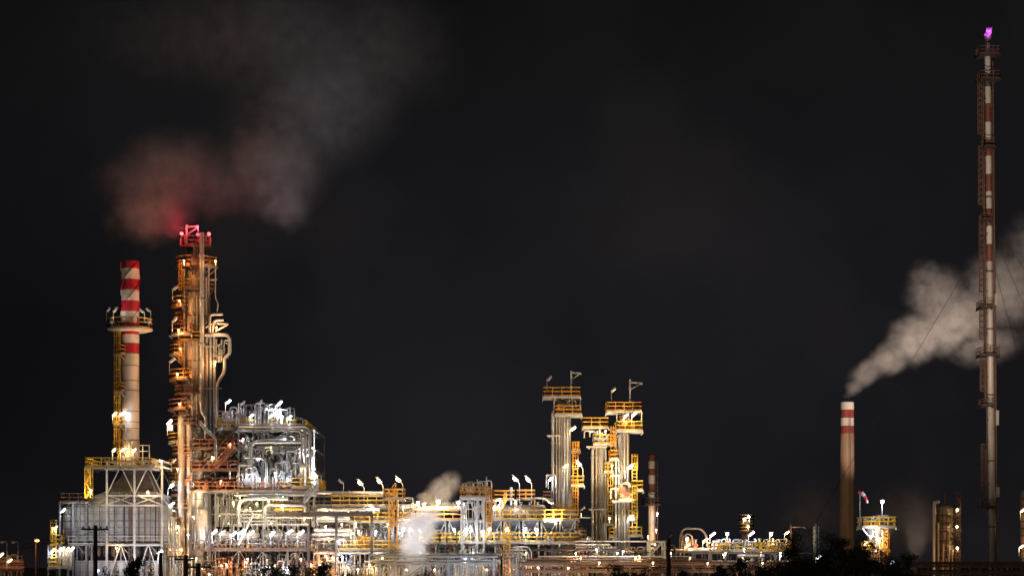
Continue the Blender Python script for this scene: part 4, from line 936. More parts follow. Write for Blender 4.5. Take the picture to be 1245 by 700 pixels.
# ================================================================ J  low units right of the towers
yj = 280
pipe('copper lit pipe arching over like a hoop right of the tarred pole', [(827,676,yj),(827,650,yj),(831,642,yj),(852,642,yj),(859,650,yj),(860,664,yj)], 1.3, 'warmclad', None, 1.0, 'low pipes', 12)
pipe('thinner coil pipe inside the copper lit hoop', [(829,668,yj-.5),(829,655,yj-.5),(834,648,yj-.5),(841,650,yj-.5),(843,660,yj-.5),(842,668,yj-.5)], .9, 'warmclad', None, .8, 'low pipes')
manifold('valve cluster glowing under the copper lit hoop', 829, 846, 648, 672, yj, 121, 'warmclad', 'rust', 8, .6, 'valve manifolds', 2)
RJ = pipe_rack('low unit rack with a long yellow railing behind the shrubs on the right', 820, 965, (669,684), yj-2, yj+4, 716, 'grey', [822+i*20 for i in range(8)], 8, [(0,[(.2,1.2,'pipe'),(.5,2,'clad'),(.8,1.3,'pipe')]),(1,[(.2,1.6,'clad'),(.7,1.6,'pipe')])], 'pipe', 'pipe racks', .13, True, 12)
box_platform(RJ, X(862,yj-2), X(962,yj-2), yj-3.2, yj-2.1, Z(669,yj-2), 'yellow', 'grate', 1.1, .2, True, 'lfr', .06)
for i, (a, b, sd) in enumerate(((868,884,131),(884,902,132),(902,920,133),(922,942,134),(942,962,135))):
    manifold('white swan neck pipe group on the low unit rack, %s' % nth(i,5), a, b, 654, 670, yj, sd, 'pipe', 'yellow' if i < 4 else 'orange', 8, 1, 'swan neck pipe groups', 2, (.6,1.2))
drum('pale blue horizontal tank lying right of the copper lit hoop', 836, 872, 669, 3.6, yj-1.5, 'cooler', 'horizontal vessels', 'grey', 684)
drum('white exchanger lying on the low unit rack behind the slim dark tower', 896, 930, 675, 3.2, yj-3, 'clad', 'horizontal vessels', 'grey', 690)
steel_frame('white A frame trestle in front of the low unit rack', (905,917,929), (676,700), yj-6, yj-4, 'white', .1, 'trestle', [(0,0,'/'),(1,0,'\\')], None, 'steel frames', 'trestle')
T = Thing('process_tower', 'slim dark distant tower rising behind the low unit rack', 'tower', (X(907.5,330), 330, 0))
c = MB(); c.lathe(X(907.5,330), 330, [(S(6,330),0),(S(6,330),Z(640,330)),(S(5,330),Z(630,330)),(S(2,330),Z(626,330))], 18); T.part('shell', c, 'brown')
for p in (634, 645): ring_platform(T, X(907.5,330), 330, Z(p,330), S(5.5,330), S(9,330), 0, 360, 'yellow', 'dark')
T = Thing('davit_post', 'thin post with a side arm above the right end of the low unit rack', 'post', (X(961,yj), yj, Z(670,yj)))
c = MB(); c.bar(P(961.5,670,yj),P(961.5,637,yj),.1); T.part('post', c, 'brown')
c = MB(); c.bar(P(961.5,640.5,yj),P(979.5,640.5,yj),.07); c.bar(P(979,640.5,yj),P(979,643,yj),.05); T.part('arm', c, 'warmclad')
vessel('small dark upright drum among the trees right of the thin post', 992, 638, 690, 3.5, yj, 'grey')

# ================================================================ K  far brown chimney
yk = 440; kx = X(1030,yk); kr = S(8.2,yk)
T = Thing('brown_chimney', 'tall plain brown concrete chimney with a red and white banded top smoking on the right', 'chimney', (kx, yk, 0))
rows = [708, 527, 517.5, 508, 498, 489, 488]
c = MB(); c.lathe(kx, yk, [(kr*1.25,0),(kr*1.02,Z(527,yk))]+[(kr*1.0,Z(p,yk)) for p in rows[2:]], 30, [0,1,2,1,2,3]); T.part('shaft', c, ['brick','bandred','wpaint','soot'])
c = MB(); ladder(c, kx+kr*.2, yk-kr*1.16, 2, Z(500,yk), False, .2, (0,-1), .02); T.part('ladder', c, 'brown')
# ================================================================ L  lit platform tower with windsock
yl = 290
T = Thing('platform_tower', 'brightly lit squat tower with a yellow railed top among the trees on the right', 'platform tower', (X(1065,yl), yl, 0))
lx = X(1064,yl)
c = MB(); c.lathe(lx, yl, [(S(9,yl),0),(S(9,yl),Z(655,yl)),(S(11,yl),Z(642,yl)),(S(14,yl),Z(640,yl))], 22); T.part('shell', c, 'clad')
box_platform(T, X(1045,yl), X(1086.5,yl), yl-2.4, yl+2.4, Z(639.5,yl), 'yellow', 'white', 1.3, .3, True, 'lfrb', .08)
box_platform(T, X(1046,yl), X(1056,yl), yl-2.2, yl, Z(668,yl), 'yellow', 'white', 1.2, .2, True, 'lfrb', .08)
box_platform(T, X(1072,yl), X(1080,yl), yl-1.6, yl, Z(667,yl), 'orange', 'white', 1.2, .2, True, 'lfrb', .08)
c = MB()
for p in (1047,1083): c.bar(P(p,640,yl-1.5),P(1064+(p-1064)*.45,652,yl-1),.1)
T.part('bracket', c, 'white')
c = MB(); ladder(c, X(1076,yl), yl-1.2, .5, Z(640,yl), True, .28, (0,-1), .05); T.part('ladder', c, 'orange')
manifold('fittings on the top of the brightly lit squat tower', 1049, 1070, 626, 639, yl, 141, 'clad', 'orange', 8, .8, 'valve manifolds', 1)
manifold('pipes down the side of the brightly lit squat tower', 1054, 1080, 643, 690, yl-1.6, 142, 'warmclad', 'orange', 8, .4, 'valve manifolds', 2)
T = Thing('windsock', 'red and white windsock drooping from a pale pole on the squat lit tower', 'windsock', (X(1045.5,yl-2), yl-2, Z(638,yl)))
c = MB(); c.tube([P(1045.5,638,yl-2),P(1045.3,600,yl-2)], .06, 8); T.part('pole', c, 'white')
s0 = [P(1043.5,597,yl-2),P(1047.5,598.5,yl-2),P(1051,602.5,yl-2),P(1053.5,608,yl-2),P(1054.5,611,yl-2)]; rs = [S(2.4,yl),S(2.3,yl),S(2.0,yl),S(1.5,yl),S(1.1,yl)]
c = MB()
for i in range(4): c.tube([s0[i],s0[i+1]], [rs[i],rs[i+1]], 12, 0, i%2, i in (0,3))
T.part('sock', c, ['sock','sockw'])
# ================================================================ M  dark pipework column
yn = 330
T = Thing('distillation_column', 'dim brown banded column with a pale side pipe left of the flare stack', 'column', (X(1150,yn), yn, 0))
c = MB(); c.lathe(X(1150,yn), yn, [(S(10,yn),0),(S(10,yn),Z(622,yn)),(S(9,yn),Z(617,yn)),(S(4,yn),Z(613,yn))], 24); T.part('shell', c, 'warmclad')
for p in (626,636,646,657,667,677):
    ring_platform(T, X(1150,yn), yn, Z(p,yn), S(10,yn), S(14,yn), 200, 340, 'brown', 'dark', 1.0, .15)
c = MB(); c.tube([P(1142,609,yn-1.8),P(1136.5,610,yn-1.8),P(1136,612,yn-1.8),P(1136,700,yn-1.8)], S(2.2,yn), 12, .5); T.part('riser_pipe', c, 'pipe')
for p,q,t_ in ((1141,1.0,635),(1147,1.0,660),(1154,1.2,645),(1158,1.0,668)):
    c = MB(); c.tube([P(p,t_,yn-2.2),P(p,700,yn-2.2)], S(q,yn), 8); T.part('riser_pipe', c, 'warmclad')
c = MB(); ladder(c, X(1163,yn), yn-1, 1, Z(605,yn), True, .3, (0,-1), .04); T.part('ladder', c, 'brown')
c = MB(); c.tube([P(1149,614,yn),P(1149,600,yn)], .12, 8); c.bar(P(1162,605,yn-1),P(1168,605,yn-1),.05); T.part('vent_pipe', c, 'brown')
# right edge tower
ye2 = 310
T = Thing('distillation_column', 'reddish banded column cut by the right edge of the view', 'column', (X(1250,ye2), ye2, 0))
c = MB(); c.lathe(X(1250,ye2), ye2, [(S(9,ye2),0),(S(9,ye2),Z(600,ye2)),(S(8,ye2),Z(596,ye2)),(S(3,ye2),Z(594,ye2))], 24); T.part('shell', c, 'warmclad')
for p in range(606, 700, 9):
    c = MB(); flange(c, X(1250,ye2), ye2, Z(p,ye2), S(9.4,ye2), .2); T.part('stiffener_ring', c, 'oxred')

# ================================================================ N  flare stack
yv = 300
def lean(py): return 1206.5 - 6.0*(690-py)/645
T = Thing('flare_stack', 'very tall thin guyed flare stack with red and white bands and a purple flame', 'flare stack', (X(1206.5,yv), yv, 0))
rv = S(3.6,yv)
rows = [712, 318, 297, 275, 254, 233, 212, 190, 170, 149, 128, 106, 98, 68, 52, 45]
mis = [0,1,2,1,2,1,2,1,2,1,2,3,2,3,3]
prof = [(rv*(1.25 if p > 600 else 1.0 if p > 60 else .85), max(0,Z(p,yv))) for p in rows]
c = MB(); c.lathe(X(1206.5,yv), yv, prof, 20, mis, lambda z: X(lean(HY-(z-CZ)*F/yv),yv)-X(1206.5,yv)); T.part('riser', c, ['stack','oxred','wpaint','soot'])
c = MB(); c.lathe(X(lean(48),yv), yv, [(rv*.9,Z(53,yv)),(rv*1.25,Z(50,yv)),(rv*1.25,Z(45,yv)),(rv*1.0,Z(44,yv))], 16); T.part('flare_tip', c, 'dark')
for off, rr, a, b, mm in ((6.3,1.0,706,75,'brown'),(-5.2,.6,700,100,'brown'),(4.6,.5,700,110,'brown')):
    c = MB(); c.tube([P(lean(a)+off,a,yv-.4),P(lean(b)+off,b,yv-.4)], S(rr,yv), 8)
    for q in range(b+20, a, 26): c.bar(P(lean(q)+off,q,yv-.4),P(lean(q),q,yv),.06)
    T.part('pilot_pipe', c, mm)
for a, b in ((615,546),(493,437),(430,376),(372,270),(266,184),(180,104)):
    c = MB(); q0 = P(lean(a)-9.5,a,yv-.2); q1 = P(lean(b)-9.5,b,yv-.2)
    ladder(c, q0.x+.3, yv-.2, q0.z, q1.z, True, .3, (-1,0), .05); 
    for q in range(b, a, 14): c.bar((q0.x+.3,yv-.2,Z(q,yv)),P(lean(q),q,yv),.05)
    T.part('ladder', c, 'brown')
for p, a, b in ((432,-15,8.5),(98,-12,12),(68,-13,12),(374,-14,0),(493,-14,0),(268,-11,0),(615,-15,0),(180,-8,6)):
    big = a < -5 and b > 5
    box_platform(T, X(lean(p)+a,yv), X(lean(p)+b,yv), yv-1.6, yv+1.6, Z(p,yv), 'brown', 'dark', 1.1 if big else .9, .2, True, 'lfrb' if big else 'lfb', .045)
for p, h_ in ((508,18),(598,12),(365,14)):
    c = MB(); c.box(X(lean(p)+4.5,yv), X(lean(p)+8,yv), yv-.9, yv-.3, Z(p+h_/2,yv), Z(p-h_/2,yv)); T.part('junction_box', c, 'stack')
for p in (640,560,480,400,330,240,128):
    c = MB(); flange(c, X(lean(p),yv), yv, Z(p,yv), rv*1.25, .2); T.part('flange', c, 'brown')
fl = MB(); base = P(lean(44),44,yv)
R = random.Random(3)
for i in range(13):
    a = i*2.4; dx, dy = R.uniform(.1,.38)*cos(a), .3*sin(a); hgt = R.uniform(.4,1.4); sway = R.uniform(-.1,.75)
    fl.tube([base+Vector((dx*.6,dy*.6,-.1)), base+Vector((dx,dy,hgt*.25)), base+Vector((dx+sway*.4,dy,hgt*.6)), base+Vector((dx*.6+sway,dy*.5,hgt))], [.12,R.uniform(.16,.3),R.uniform(.08,.18),.012], 8)
fm = bpy.data.materials.new('flare_flame'); fm.use_nodes = True; fb = fm.node_tree.nodes['Principled BSDF']; ft = fm.node_tree
lw = ft.nodes.new('ShaderNodeTexNoise'); lw.inputs['Scale'].default_value = 1.6; gm = ft.nodes.new('ShaderNodeNewGeometry'); ft.links.new(gm.outputs['Position'], lw.inputs['Vector'])
rp_ = ft.nodes.new('ShaderNodeValToRGB'); rp_.color_ramp.elements[0].position = .4; rp_.color_ramp.elements[0].color = (.22,.02,.50,1); rp_.color_ramp.elements[1].position = .62; rp_.color_ramp.elements[1].color = (.85,.10,.50,1)
ft.links.new(lw.outputs['Fac'], rp_.inputs[0]); ft.links.new(rp_.outputs[0], fb.inputs['Emission Color']); fb.inputs['Emission Strength'].default_value = 1.8; fb.inputs['Base Color'].default_value = (0,0,0,1)
fo = solo('flame', 'purple and pink flame burning on the tip of the flare stack', 'flame', fl, fm)
fl_ = bpy.data.lights.new('flame_light', 'POINT'); fl_.energy = 700; fl_.color = (.9,.3,.9); fl_.shadow_soft_size = .5
lo = bpy.data.objects.new('flame_light', fl_); COL.objects.link(lo); lo.parent = fo; lo.location = (0,-1.0,1.2)
for i, (a, b, yb, lab) in enumerate((((1203,280),(940,712),250,'guy wire sloping down to the left of the flare stack'),((1207,318),(1262,520),230,'steepest guy wire right of the flare stack'),((1207,285),(1330,560),380,'middle guy wire right of the flare stack'),((1206,270),(1420,580),320,'flattest guy wire right of the flare stack'))):
    c = MB(); c.tube([P(a[0],a[1],yv), Vector((X(b[0],yb), yb, 0 if i == 0 else Z(b[1],yb)))], .03, 5)
    solo('guy_wire', lab, 'wire', c, 'cable', None, 'guy wires of the flare stack')
pipe_rack('low dark brown pipe rack along the bottom right below the flare stack', 1085, 1275, (686,695), 252, 257, 712, 'brown', [1088+i*26 for i in range(8)], 8, [(0,[(.2,1.4,'brown'),(.6,2,'brown')]),(1,[(.2,1.6,'rust'),(.7,1.2,'pipe')])], 'pipe', 'pipe racks', .15, True, 15)

manifold('upright pipes filling the inside of the A braced platform tower', 562, 588, 606, 657, yg-.5, 77, 'pipe', 'grey', 8, 1.5, 'valve manifolds', 2, (.4,.9))

# ================================================================ deeper rows of pipework and steel behind the front units
def clutter(where, px0, px1, n, py0, py1, y, seed, mats=('pipe','grey','clad','white'), vms=('grey','rust','yellow'), cnt=9, group=None, rp=(.45,1.2), dep=1.8, hor=3):
    for i in range(n):
        a = px0+(px1-px0)*i/n; b = px0+(px1-px0)*(i+1)/n
        manifold('%s, %s' % (where, nth(i,n)), a, b, py0, py1, y, seed*100+i, mats[(seed+i)%len(mats)], vms[i%len(vms)], cnt, dep, group or where, hor, rp)
clutter('pipe bank deep inside the process structure above its middle deck', 262, 384, 4, 548, 596, 272, 3, ('grey','pipe','white'))
clutter('pipe bank deep inside the process structure above the slanted lamps', 240, 384, 5, 598, 640, 271, 4, ('pipe','grey','clad'))
clutter('pipe bank deep inside the process structure at ground level', 206, 384, 6, 668, 711, 266, 5, ('brown','grey','pipe','rust'))
clutter('pipe bank behind the upper truss of the process structure', 266, 356, 3, 521, 545, 270, 6, ('grey','brown','pipe'))
clutter('pipe bank behind the pipe bridge at upper level', 384, 500, 4, 614, 640, 274, 7, ('warmclad','pipe','grey'))
clutter('pipe bank behind the pipe bridge at lower level', 384, 500, 4, 640, 670, 274, 8, ('pipe','grey','clad'))
clutter('pipe bank at ground level behind the pipe bridge', 384, 506, 4, 670, 711, 271, 9, ('grey','brown','pipe'))
clutter('pipe bank at ground level behind the air cooler rack', 506, 712, 6, 660, 711, 280, 10, ('grey','pipe','brown','clad'))
clutter('pipe bank behind the row of air coolers', 500, 700, 5, 628, 660, 279, 12, ('grey','cooler','pipe'))
clutter('pipe bank behind the feet of the pale towers', 706, 815, 4, 664, 711, 284, 13, ('brown','grey','warmclad'))
clutter('pipe bank behind the low unit rack', 820, 965, 4, 668, 708, 290, 14, ('grey','brown','pipe'))
clutter('pipe bank right of the fired heater casing', 198, 232, 2, 600, 690, 275, 15, ('pipe','clad','grey'))
for i, (a, b, p0, p1, yy, m_) in enumerate(((262,384,(548,571,597),712,279,'grey'),(384,506,(640,660,684),712,281,'grey'),(500,712,(640,662,684),712,288,'grey'),(706,830,(668,684),712,290,'brown'))):
    steel_frame('rear steel frame standing %s' % ['behind the process structure','behind the pipe bridge','behind the row of air coolers','behind the feet of the pale towers'][i], [a+(b-a)*k/(6 if b-a < 150 else 9) for k in range((6 if b-a < 150 else 9)+1)], (*p0, p1), yy, yy+5, m_, .1, 'steel_frame',
        [(k, k%len(p0), '/\\xa'[k%4]) for k in range(6)])
for i, (p, a, b, yy, rr, mm) in enumerate(((603,384,470,271,1.4,'pipe'),(609,392,500,272,1.2,'clad'),(637,384,500,272,1.7,'clad'),(652,384,478,272,1.4,'pipe'),(664,505,700,277,1.4,'pipe'),(671,505,640,277.5,1.2,'grey'),(677,505,712,276,1.6,'clad'),(692,505,712,277,1.8,'brown'),(694,384,505,272,1.8,'grey'),(681,240,384,270,1.3,'brown'),(689,206,384,268,1.5,'grey'))):
    pipe('long straight pipe deep in the plant, %s' % ['topmost left of the orange stair tower','cream one just below the topmost','white one crossing behind the pipe bridge','white one ending at the steam','highest one behind the air cooler legs','shorter one behind the air cooler legs','pale one below the air cooler deck','lowest brown one under the air coolers','lowest grey one under the pipe bridge','brown one under the process structure','lowest grey one under the process structure'][i], [(a,p,yy),(b,p,yy)], rr, mm, None, .5, 'deep straight pipes')

clutter('thin pipe stand in front of the process structure at ground level', 206, 384, 6, 672, 711, 259.2, 21, ('grey','pipe','brown','rust'), cnt=7, rp=(.35,.8), dep=.8, hor=2)
clutter('thin pipe stand in front of the pipe bridge at ground level', 386, 500, 4, 672, 711, 260.4, 22, ('pipe','warmclad','grey'), cnt=7, rp=(.35,.8), dep=.8, hor=2)
clutter('thin pipe stand in front of the air cooler rack at ground level', 530, 636, 5, 662, 711, 261.5, 23, ('pipe','white','brown','grey'), cnt=8, rp=(.35,.8), dep=.8, hor=2)
clutter('valve group on the lower deck of the pipe bridge', 412, 500, 4, 650, 667, 262.2, 24, ('pipe','orange','grey'), cnt=5, rp=(.35,.8), dep=.3, hor=1)
clutter('valve group along the yellow railing beside the big horizontal drum', 604, 704, 5, 619, 631, 266.2, 25, ('pipe','orange','clad'), cnt=5, rp=(.35,.8), dep=.3, hor=1)
clutter('valve group along the highest red deck by the tallest column', 236, 264, 2, 528, 545, 261.6, 26, ('rust','brown'), cnt=6, rp=(.4,.9), dep=.3, hor=2)
clutter('fittings along the lamp row deck of the process structure', 236, 384, 6, 654, 667, 261.4, 27, ('pipe','grey','white'), cnt=6, rp=(.35,.8), dep=.3, hor=1)
clutter('thin pipe stand on the dark deck of the process structure', 290, 384, 4, 576, 597, 261.4, 28, ('pipe','white'), cnt=6, rp=(.35,.8), dep=.3, hor=1)

clutter('slim pale pipework just inside the upper front of the process structure', 292, 382, 5, 522, 572, 265.5, 31, ('white','pipe','grey'), cnt=8, rp=(.3,.7), dep=1.2, hor=3)
clutter('slim pale pipework just inside the lower front of the process structure', 262, 382, 6, 598, 640, 265.5, 32, ('pipe','grey','white'), cnt=8, rp=(.3,.7), dep=1.2, hor=3)
clutter('slim pale pipework just behind the front of the pipe bridge', 386, 470, 4, 634, 668, 267, 33, ('white','pipe'), cnt=8, rp=(.3,.7), dep=1.0, hor=3)

# ================================================================ lamps
W_, A_, Y_, O_ = 'g_white', 'g_warm', 'g_yel', 'g_org'
lamps('on the ring platform of the striped chimney', yc-2.2, [(133,377,'dull',0),(142,377,'dull',0),(172,378,'dull',0,dict(side=1)),(180,377,'dull',0,dict(side=1))])
lamps('beside the ladder of the short striped chimney', yc-2.4, [(140,503,A_,700),(140,547,A_,700),(150,546,A_,500),(164,547,A_,500)])
lamps('low on the left side of the short striped chimney shaft', yc-2.0, [(149,502,W_,350)])
lamps('on the frame of the fired heater', yf-2.2, [(111,596,Y_,1050,dict(style='bulk',h=.6)),(181,598,A_,750,dict(style='bulk',h=.6))])
lamps('under the left platforms of the fired heater', yf-2.0, [(77,620,W_,350),(69,641,W_,350),(65,669,W_,500)])
lamps('in the row of four over the burner platform', yf-1.6, [(73,667,W_,120),(78,667,A_,120),(83,667,A_,120),(88,667,W_,120)])
lamps('between casing and lower casing of the fired heater', yf-1.4, [(142,666,O_,525,dict(style='bulk',h=.6))])
lamps('at the right front of the fired heater near the ground', yf-3.5, [(196,671,W_,900),(118,694,W_,300)])
lamps('high on the left of the tallest column', ym-3.4, [(213.5,350,'dull',0),(213.5,389,'dull',0),(210,438,'dull',0),(212,560,'dull',0)])
lamps('above the magenta panel on the tallest column', ym-4, [(208,513,A_,1100)])
lamps('left of the tallest column foot', ym-4, [(209,590,W_,1300,dict(style='post',h=2.2))])
lamps('second below that at the tallest column foot', ym-4, [(210,612,W_,500)])
lamps('on the lower left platforms of the tallest column', ym-4, [(216,570,A_,675,dict(style='bulk',h=.6)),(217,640,A_,675,dict(style='bulk',h=.6)),(222,668,A_,675,dict(style='bulk',h=.6))])
lamps('among the red decks beside the tallest column', y0-1.7, [(258,556,A_,400,dict(style='bulk',h=.6)),(280,540,A_,340,dict(style='bulk',h=.6)),(268,585,O_,330,dict(style='bulk',h=.6))])
lamps('on the top deck of the process structure', y0-1.0, [(278,488,W_,500),(296,490,'dull',0),(306,505,W_,350),(318,489,'dull',0),(330,505,W_,200),(341,490,W_,300),(352,507,W_,350)])
lamps('on the middle deck of the process structure', y0-1.6, [(300,577,W_,405,dict(style='bulk',h=.6)),(316,582,W_,405,dict(style='bulk',h=.6)),(334,575,W_,450,dict(style='bulk',h=.6)),(350,582,W_,405,dict(style='bulk',h=.6)),(366,570,A_,110,dict(style='bulk',h=.6))])
lamps('at the right corner of the process structure', y0-2.6, [(381,576,W_,130,dict(style='post',h=1.8,side=1))])
lamps('under the dark deck of the process structure', y0-2.4, [(284,611,Y_,1350,dict(style='bulk',h=.6)),(344,617,Y_,525,dict(style='bulk',h=.6)),(327,608,Y_,450,dict(style='bulk',h=.6)),(312,612,Y_,450,dict(style='bulk',h=.6)),(370,630,A_,450,dict(style='bulk',h=.6))])
lamps('in the slanted row low in the process structure', y0-3, [(x,646+(i%3),W_,420) for i,x in enumerate((262,271,285,294,306,333,352,366))])
lamps('at the foot of the tallest column', y0-3, [(229,650,W_,525,dict(style='bulk',h=.6)),(236,628,A_,600,dict(style='bulk',h=.6)),(243,600,A_,600,dict(style='bulk',h=.6)),(248,652,W_,525,dict(style='bulk',h=.6))])
lamps('near the ground under the process structure', y0-2.5, [(246,690,A_,675,dict(style='bulk',h=.6)),(276,686,A_,675,dict(style='bulk',h=.6)),(300,683,O_,675,dict(style='bulk',h=.6)),(326,690,W_,675,dict(style='bulk',h=.6)),(352,692,W_,675,dict(style='bulk',h=.6)),(378,686,O_,675,dict(style='bulk',h=.6))])
lamps('on a tall post above the pipe bridge', ye-.8, [(414,585,'dull',0,dict(h=3,side=1)),(437,587,A_,700,dict(style='post',h=3,side=1)),(460,585,A_,700,dict(style='post',h=3,side=1)),(484,583,Y_,700,dict(style='post',h=3,side=1))])
lamps('on the upper level of the pipe bridge', ye-1.8, [(454,617,W_,675,dict(style='bulk',h=.6)),(398,620,A_,450,dict(style='bulk',h=.6)),(424,622,A_,450,dict(style='bulk',h=.6)),(490,616,A_,900,dict(style='bulk',h=.6))])
lamps('on the lower level of the pipe bridge', ye-2.4, [(396,640,W_,525,dict(style='bulk',h=.6)),(412,658,W_,525,dict(style='bulk',h=.6)),(436,645,W_,750,dict(style='bulk',h=.6)),(456,646,W_,750,dict(style='bulk',h=.6)),(433,636,Y_,525,dict(style='bulk',h=.6))])
lamps('near the ground under the pipe bridge', ye-2.5, [(397,676,O_,900,dict(style='bulk',h=.6)),(416,677,W_,1200,dict(style='bulk',h=.6)),(424,690,A_,525,dict(style='bulk',h=.6)),(452,690,A_,525,dict(style='bulk',h=.6))])
lamps('beneath the air coolers in the bright row', yg-1.8, [(x,643.5,W_,620,dict(style='bulkhead',h=.9)) for x in (489,498,504,511,553,568,594,615,637,653)])
lamps('behind the warm steam puff', yg-1.2, [(509,611,A_,800,dict(style='bulkhead',h=1)),(515,613,A_,1100,dict(style='bulkhead',h=1)),(532,610,A_,2200,dict(style='bulkhead',h=1)),(557,611,W_,400,dict(style='bulkhead',h=1))])
lamps('on a tall post above the amber service deck', yg+.4, [(626,582,W_,800,dict(style='post',h=3,side=1)),(641,583,A_,800,dict(style='post',h=3,side=1))])
lamps('on the left of the big horizontal drum', yg-.8, [(608,607,A_,900,dict(style='bulk',h=.6)),(628,609,W_,900,dict(style='bulk',h=.6)),(601,616,W_,600,dict(style='bulk',h=.6))])
lamps('at the foot of the platform tower', yg-4, [(572,640,W_,525,dict(style='bulk',h=.6)),(586,646,W_,525,dict(style='bulk',h=.6)),(563,678,W_,525,dict(style='bulk',h=.6))])
lamps('near the ground under the air cooler rack', yg-2.6, [(549,676,W_,525,dict(style='bulk',h=.6)),(600,690,A_,525,dict(style='bulk',h=.6)),(625,692,O_,525,dict(style='bulk',h=.6)),(655,690,A_,525,dict(style='bulk',h=.6)),(690,690,A_,525,dict(style='bulk',h=.6))])
lamps('on the leftmost pale tower', yt-3, [(697,521,A_,500),(703,564,Y_,900,dict(style='post',h=2,side=1)),(688,566,A_,350),(669,460,'dull',0),(709,618,'dull',0)])
lamps('in the pale bracket frame of the leftmost pale tower', yt-2.5, [(670,582,W_,600)])
lamps('between the top platforms of the rightmost pale tower', yt-3.4, [(772,503,A_,1000),(762,505,A_,450)])
lamps('above the top of the rightmost pale tower', yt-2, [(747,474,'dull',0)])
lamps('on the right flank of the rightmost pale tower', yt-3, [(767,567,W_,700),(767,628,W_,700)])
lamps('between the middle and right pale towers', yt-3, [(741,630,Y_,1050,dict(style='bulk',h=.6)),(744,566,Y_,525,dict(style='bulk',h=.6))])
lamps('on the platform of the middle pale tower', yt+1, [(736,524,A_,675,dict(style='bulk',h=.6))])
lamps('in front of the feet of the pale towers', 258, [(700,672,A_,525,dict(style='bulk',h=.6)),(726,668,W_,525,dict(style='bulk',h=.6)),(757,670,W_,525,dict(style='bulk',h=.6)),(778,676,A_,450,dict(style='bulk',h=.6))])
lamps('beside the small distant striped chimney', ys-3, [(799,624,W_,1350,dict(style='bulk',h=.6)),(798,644,A_,1050,dict(style='bulk',h=.6)),(788,652,A_,900,dict(style='bulk',h=.6)),(790,664,A_,750,dict(style='bulk',h=.6)),(797,662,A_,750,dict(style='bulk',h=.6))])
lamps('at the copper lit hoop', yj-1.6, [(835,655,A_,700,dict(style='bulkhead',h=1)),(836,663,O_,400),(858,656,Y_,700),(868,667,O_,500)])
lamps('on a post over the low unit rack', yj-1, [(867,649,W_,600),(884,649,W_,600,dict(style='bulkhead',h=1.6)),(914,648,W_,600),(936,649,Y_,700,dict(style='bulkhead',h=1.6)),(957,647,A_,600)])
lamps('on the slim dark distant tower', 328, [(911,628,W_,500,dict(style='bulkhead',h=1)),(904,631,Y_,300,dict(style='bulkhead',h=.6)),(910,640,A_,300,dict(style='bulkhead',h=.6))])
lamps('low on the low unit rack', yj-5, [(880,674,A_,450,dict(style='bulk',h=.6)),(905,668,W_,450,dict(style='bulk',h=.6)),(925,672,A_,450,dict(style='bulk',h=.6)),(948,676,W_,450,dict(style='bulk',h=.6))])
lamps('above the squat tower with the windsock', yl-2.2, [(1072.5,610,W_,1800,dict(style='bulkhead',h=3.2)),(1062,646,W_,1300,dict(style='bulk',h=.6)),(1066,656,A_,1300,dict(style='bulk',h=.6)),(1052,660,Y_,350)])
lamps('shining low among the trees on the right', 240, [(996,676,W_,300),(1084,684,W_,500),(980,688,W_,200)])
lamps('in the row on the dim brown column', yn-2, [(1163,619.5,Y_,250,dict(style='bulkhead',h=.6)),(1163,640,Y_,250,dict(style='bulkhead',h=.6)),(1164.5,666,Y_,250,dict(style='bulkhead',h=.6))])
lamps('at the foot of the column on the right edge', ye2-3, [(1242,664,A_,900),(1244,620,A_,500)])
BK = lambda xs, ys, cs, pw: [(x, ys[i%len(ys)], cs[i%len(cs)], pw, dict(style='bulk', h=.5)) for i, x in enumerate(xs)]
lamps('dotted along the lowest pipes under the process structure', 258.5, BK(range(238,384,16), (679,698,687,704), (A_,Y_,O_,A_), 150))
lamps('dotted along the lowest pipes under the pipe bridge', 259.5, BK(range(390,500,15), (686,678,700,692), (A_,Y_,W_,A_), 150))
lamps('dotted along the lowest pipes under the air coolers', 260.5, BK(range(512,704,16), (672,692,681,701), (Y_,A_,W_,A_), 150))
lamps('dotted as added fill inside the upper part of the process structure', 264, BK(range(296,384,17), (534,556,545), (W_,W_,Y_), 260))  # lamps added at mid depth to brighten the dark bays
lamps('dotted along the deep decks of the pipe bridge', 266, BK(range(388,500,14), (623,655,637,648), (A_,Y_,A_), 170))
lamps('dotted along the deep decks above the slanted lamps', 266, BK(range(266,384,13), (626,636,604,618), (Y_,A_,Y_), 170))
lamps('dotted along the long front pipe rack on the right', 255, BK(range(706,960,22), (678,684,672), (A_,A_,Y_), 110))
# unseen floodlights added as fill on units and smoke, except the ring platform pair
floodlight(P(1168,703,205), P(1205,230,yv), 'g_neu', 260000, 50, 'added unseen floodlight in front of the flare stack aimed up along it', .8, 0.0)  # unseen flood added to light the riser from the front
floodlight(P(1006,692,385), P(1030,585,yk), 'g_gold', 15000, 84, 'added hidden floodlight behind the broad dark tree aimed at the brown chimney', .8, 0.0)  # added behind the trees to lift the chimney shaft
floodlight(P(1066,692,yk-26), P(1075,430,yk), 'g_neu', 85000, 50, 'added hidden floodlight behind the dark trees aimed up at the brown smoke near its start')  # this and the next two beams are added to brighten the smoke
floodlight(P(1112,692,yk-26), P(1150,390,yk), 'g_neu', 130000, 60, 'added fill floodlight left of the dim brown column aimed up at the middle of the smoke')
floodlight(P(1225,692,yk-26), P(1225,370,yk), 'g_neu', 60000, 60, 'added fill floodlight below the smoke at the right of the flare stack')
floodlight(P(196,566,yf-2), P(158,350,yc), 'g_neu', 4500, 34, 'added fill floodlight on the heater frame aimed up the striped chimney')  # frame flood added to light the chimney bands
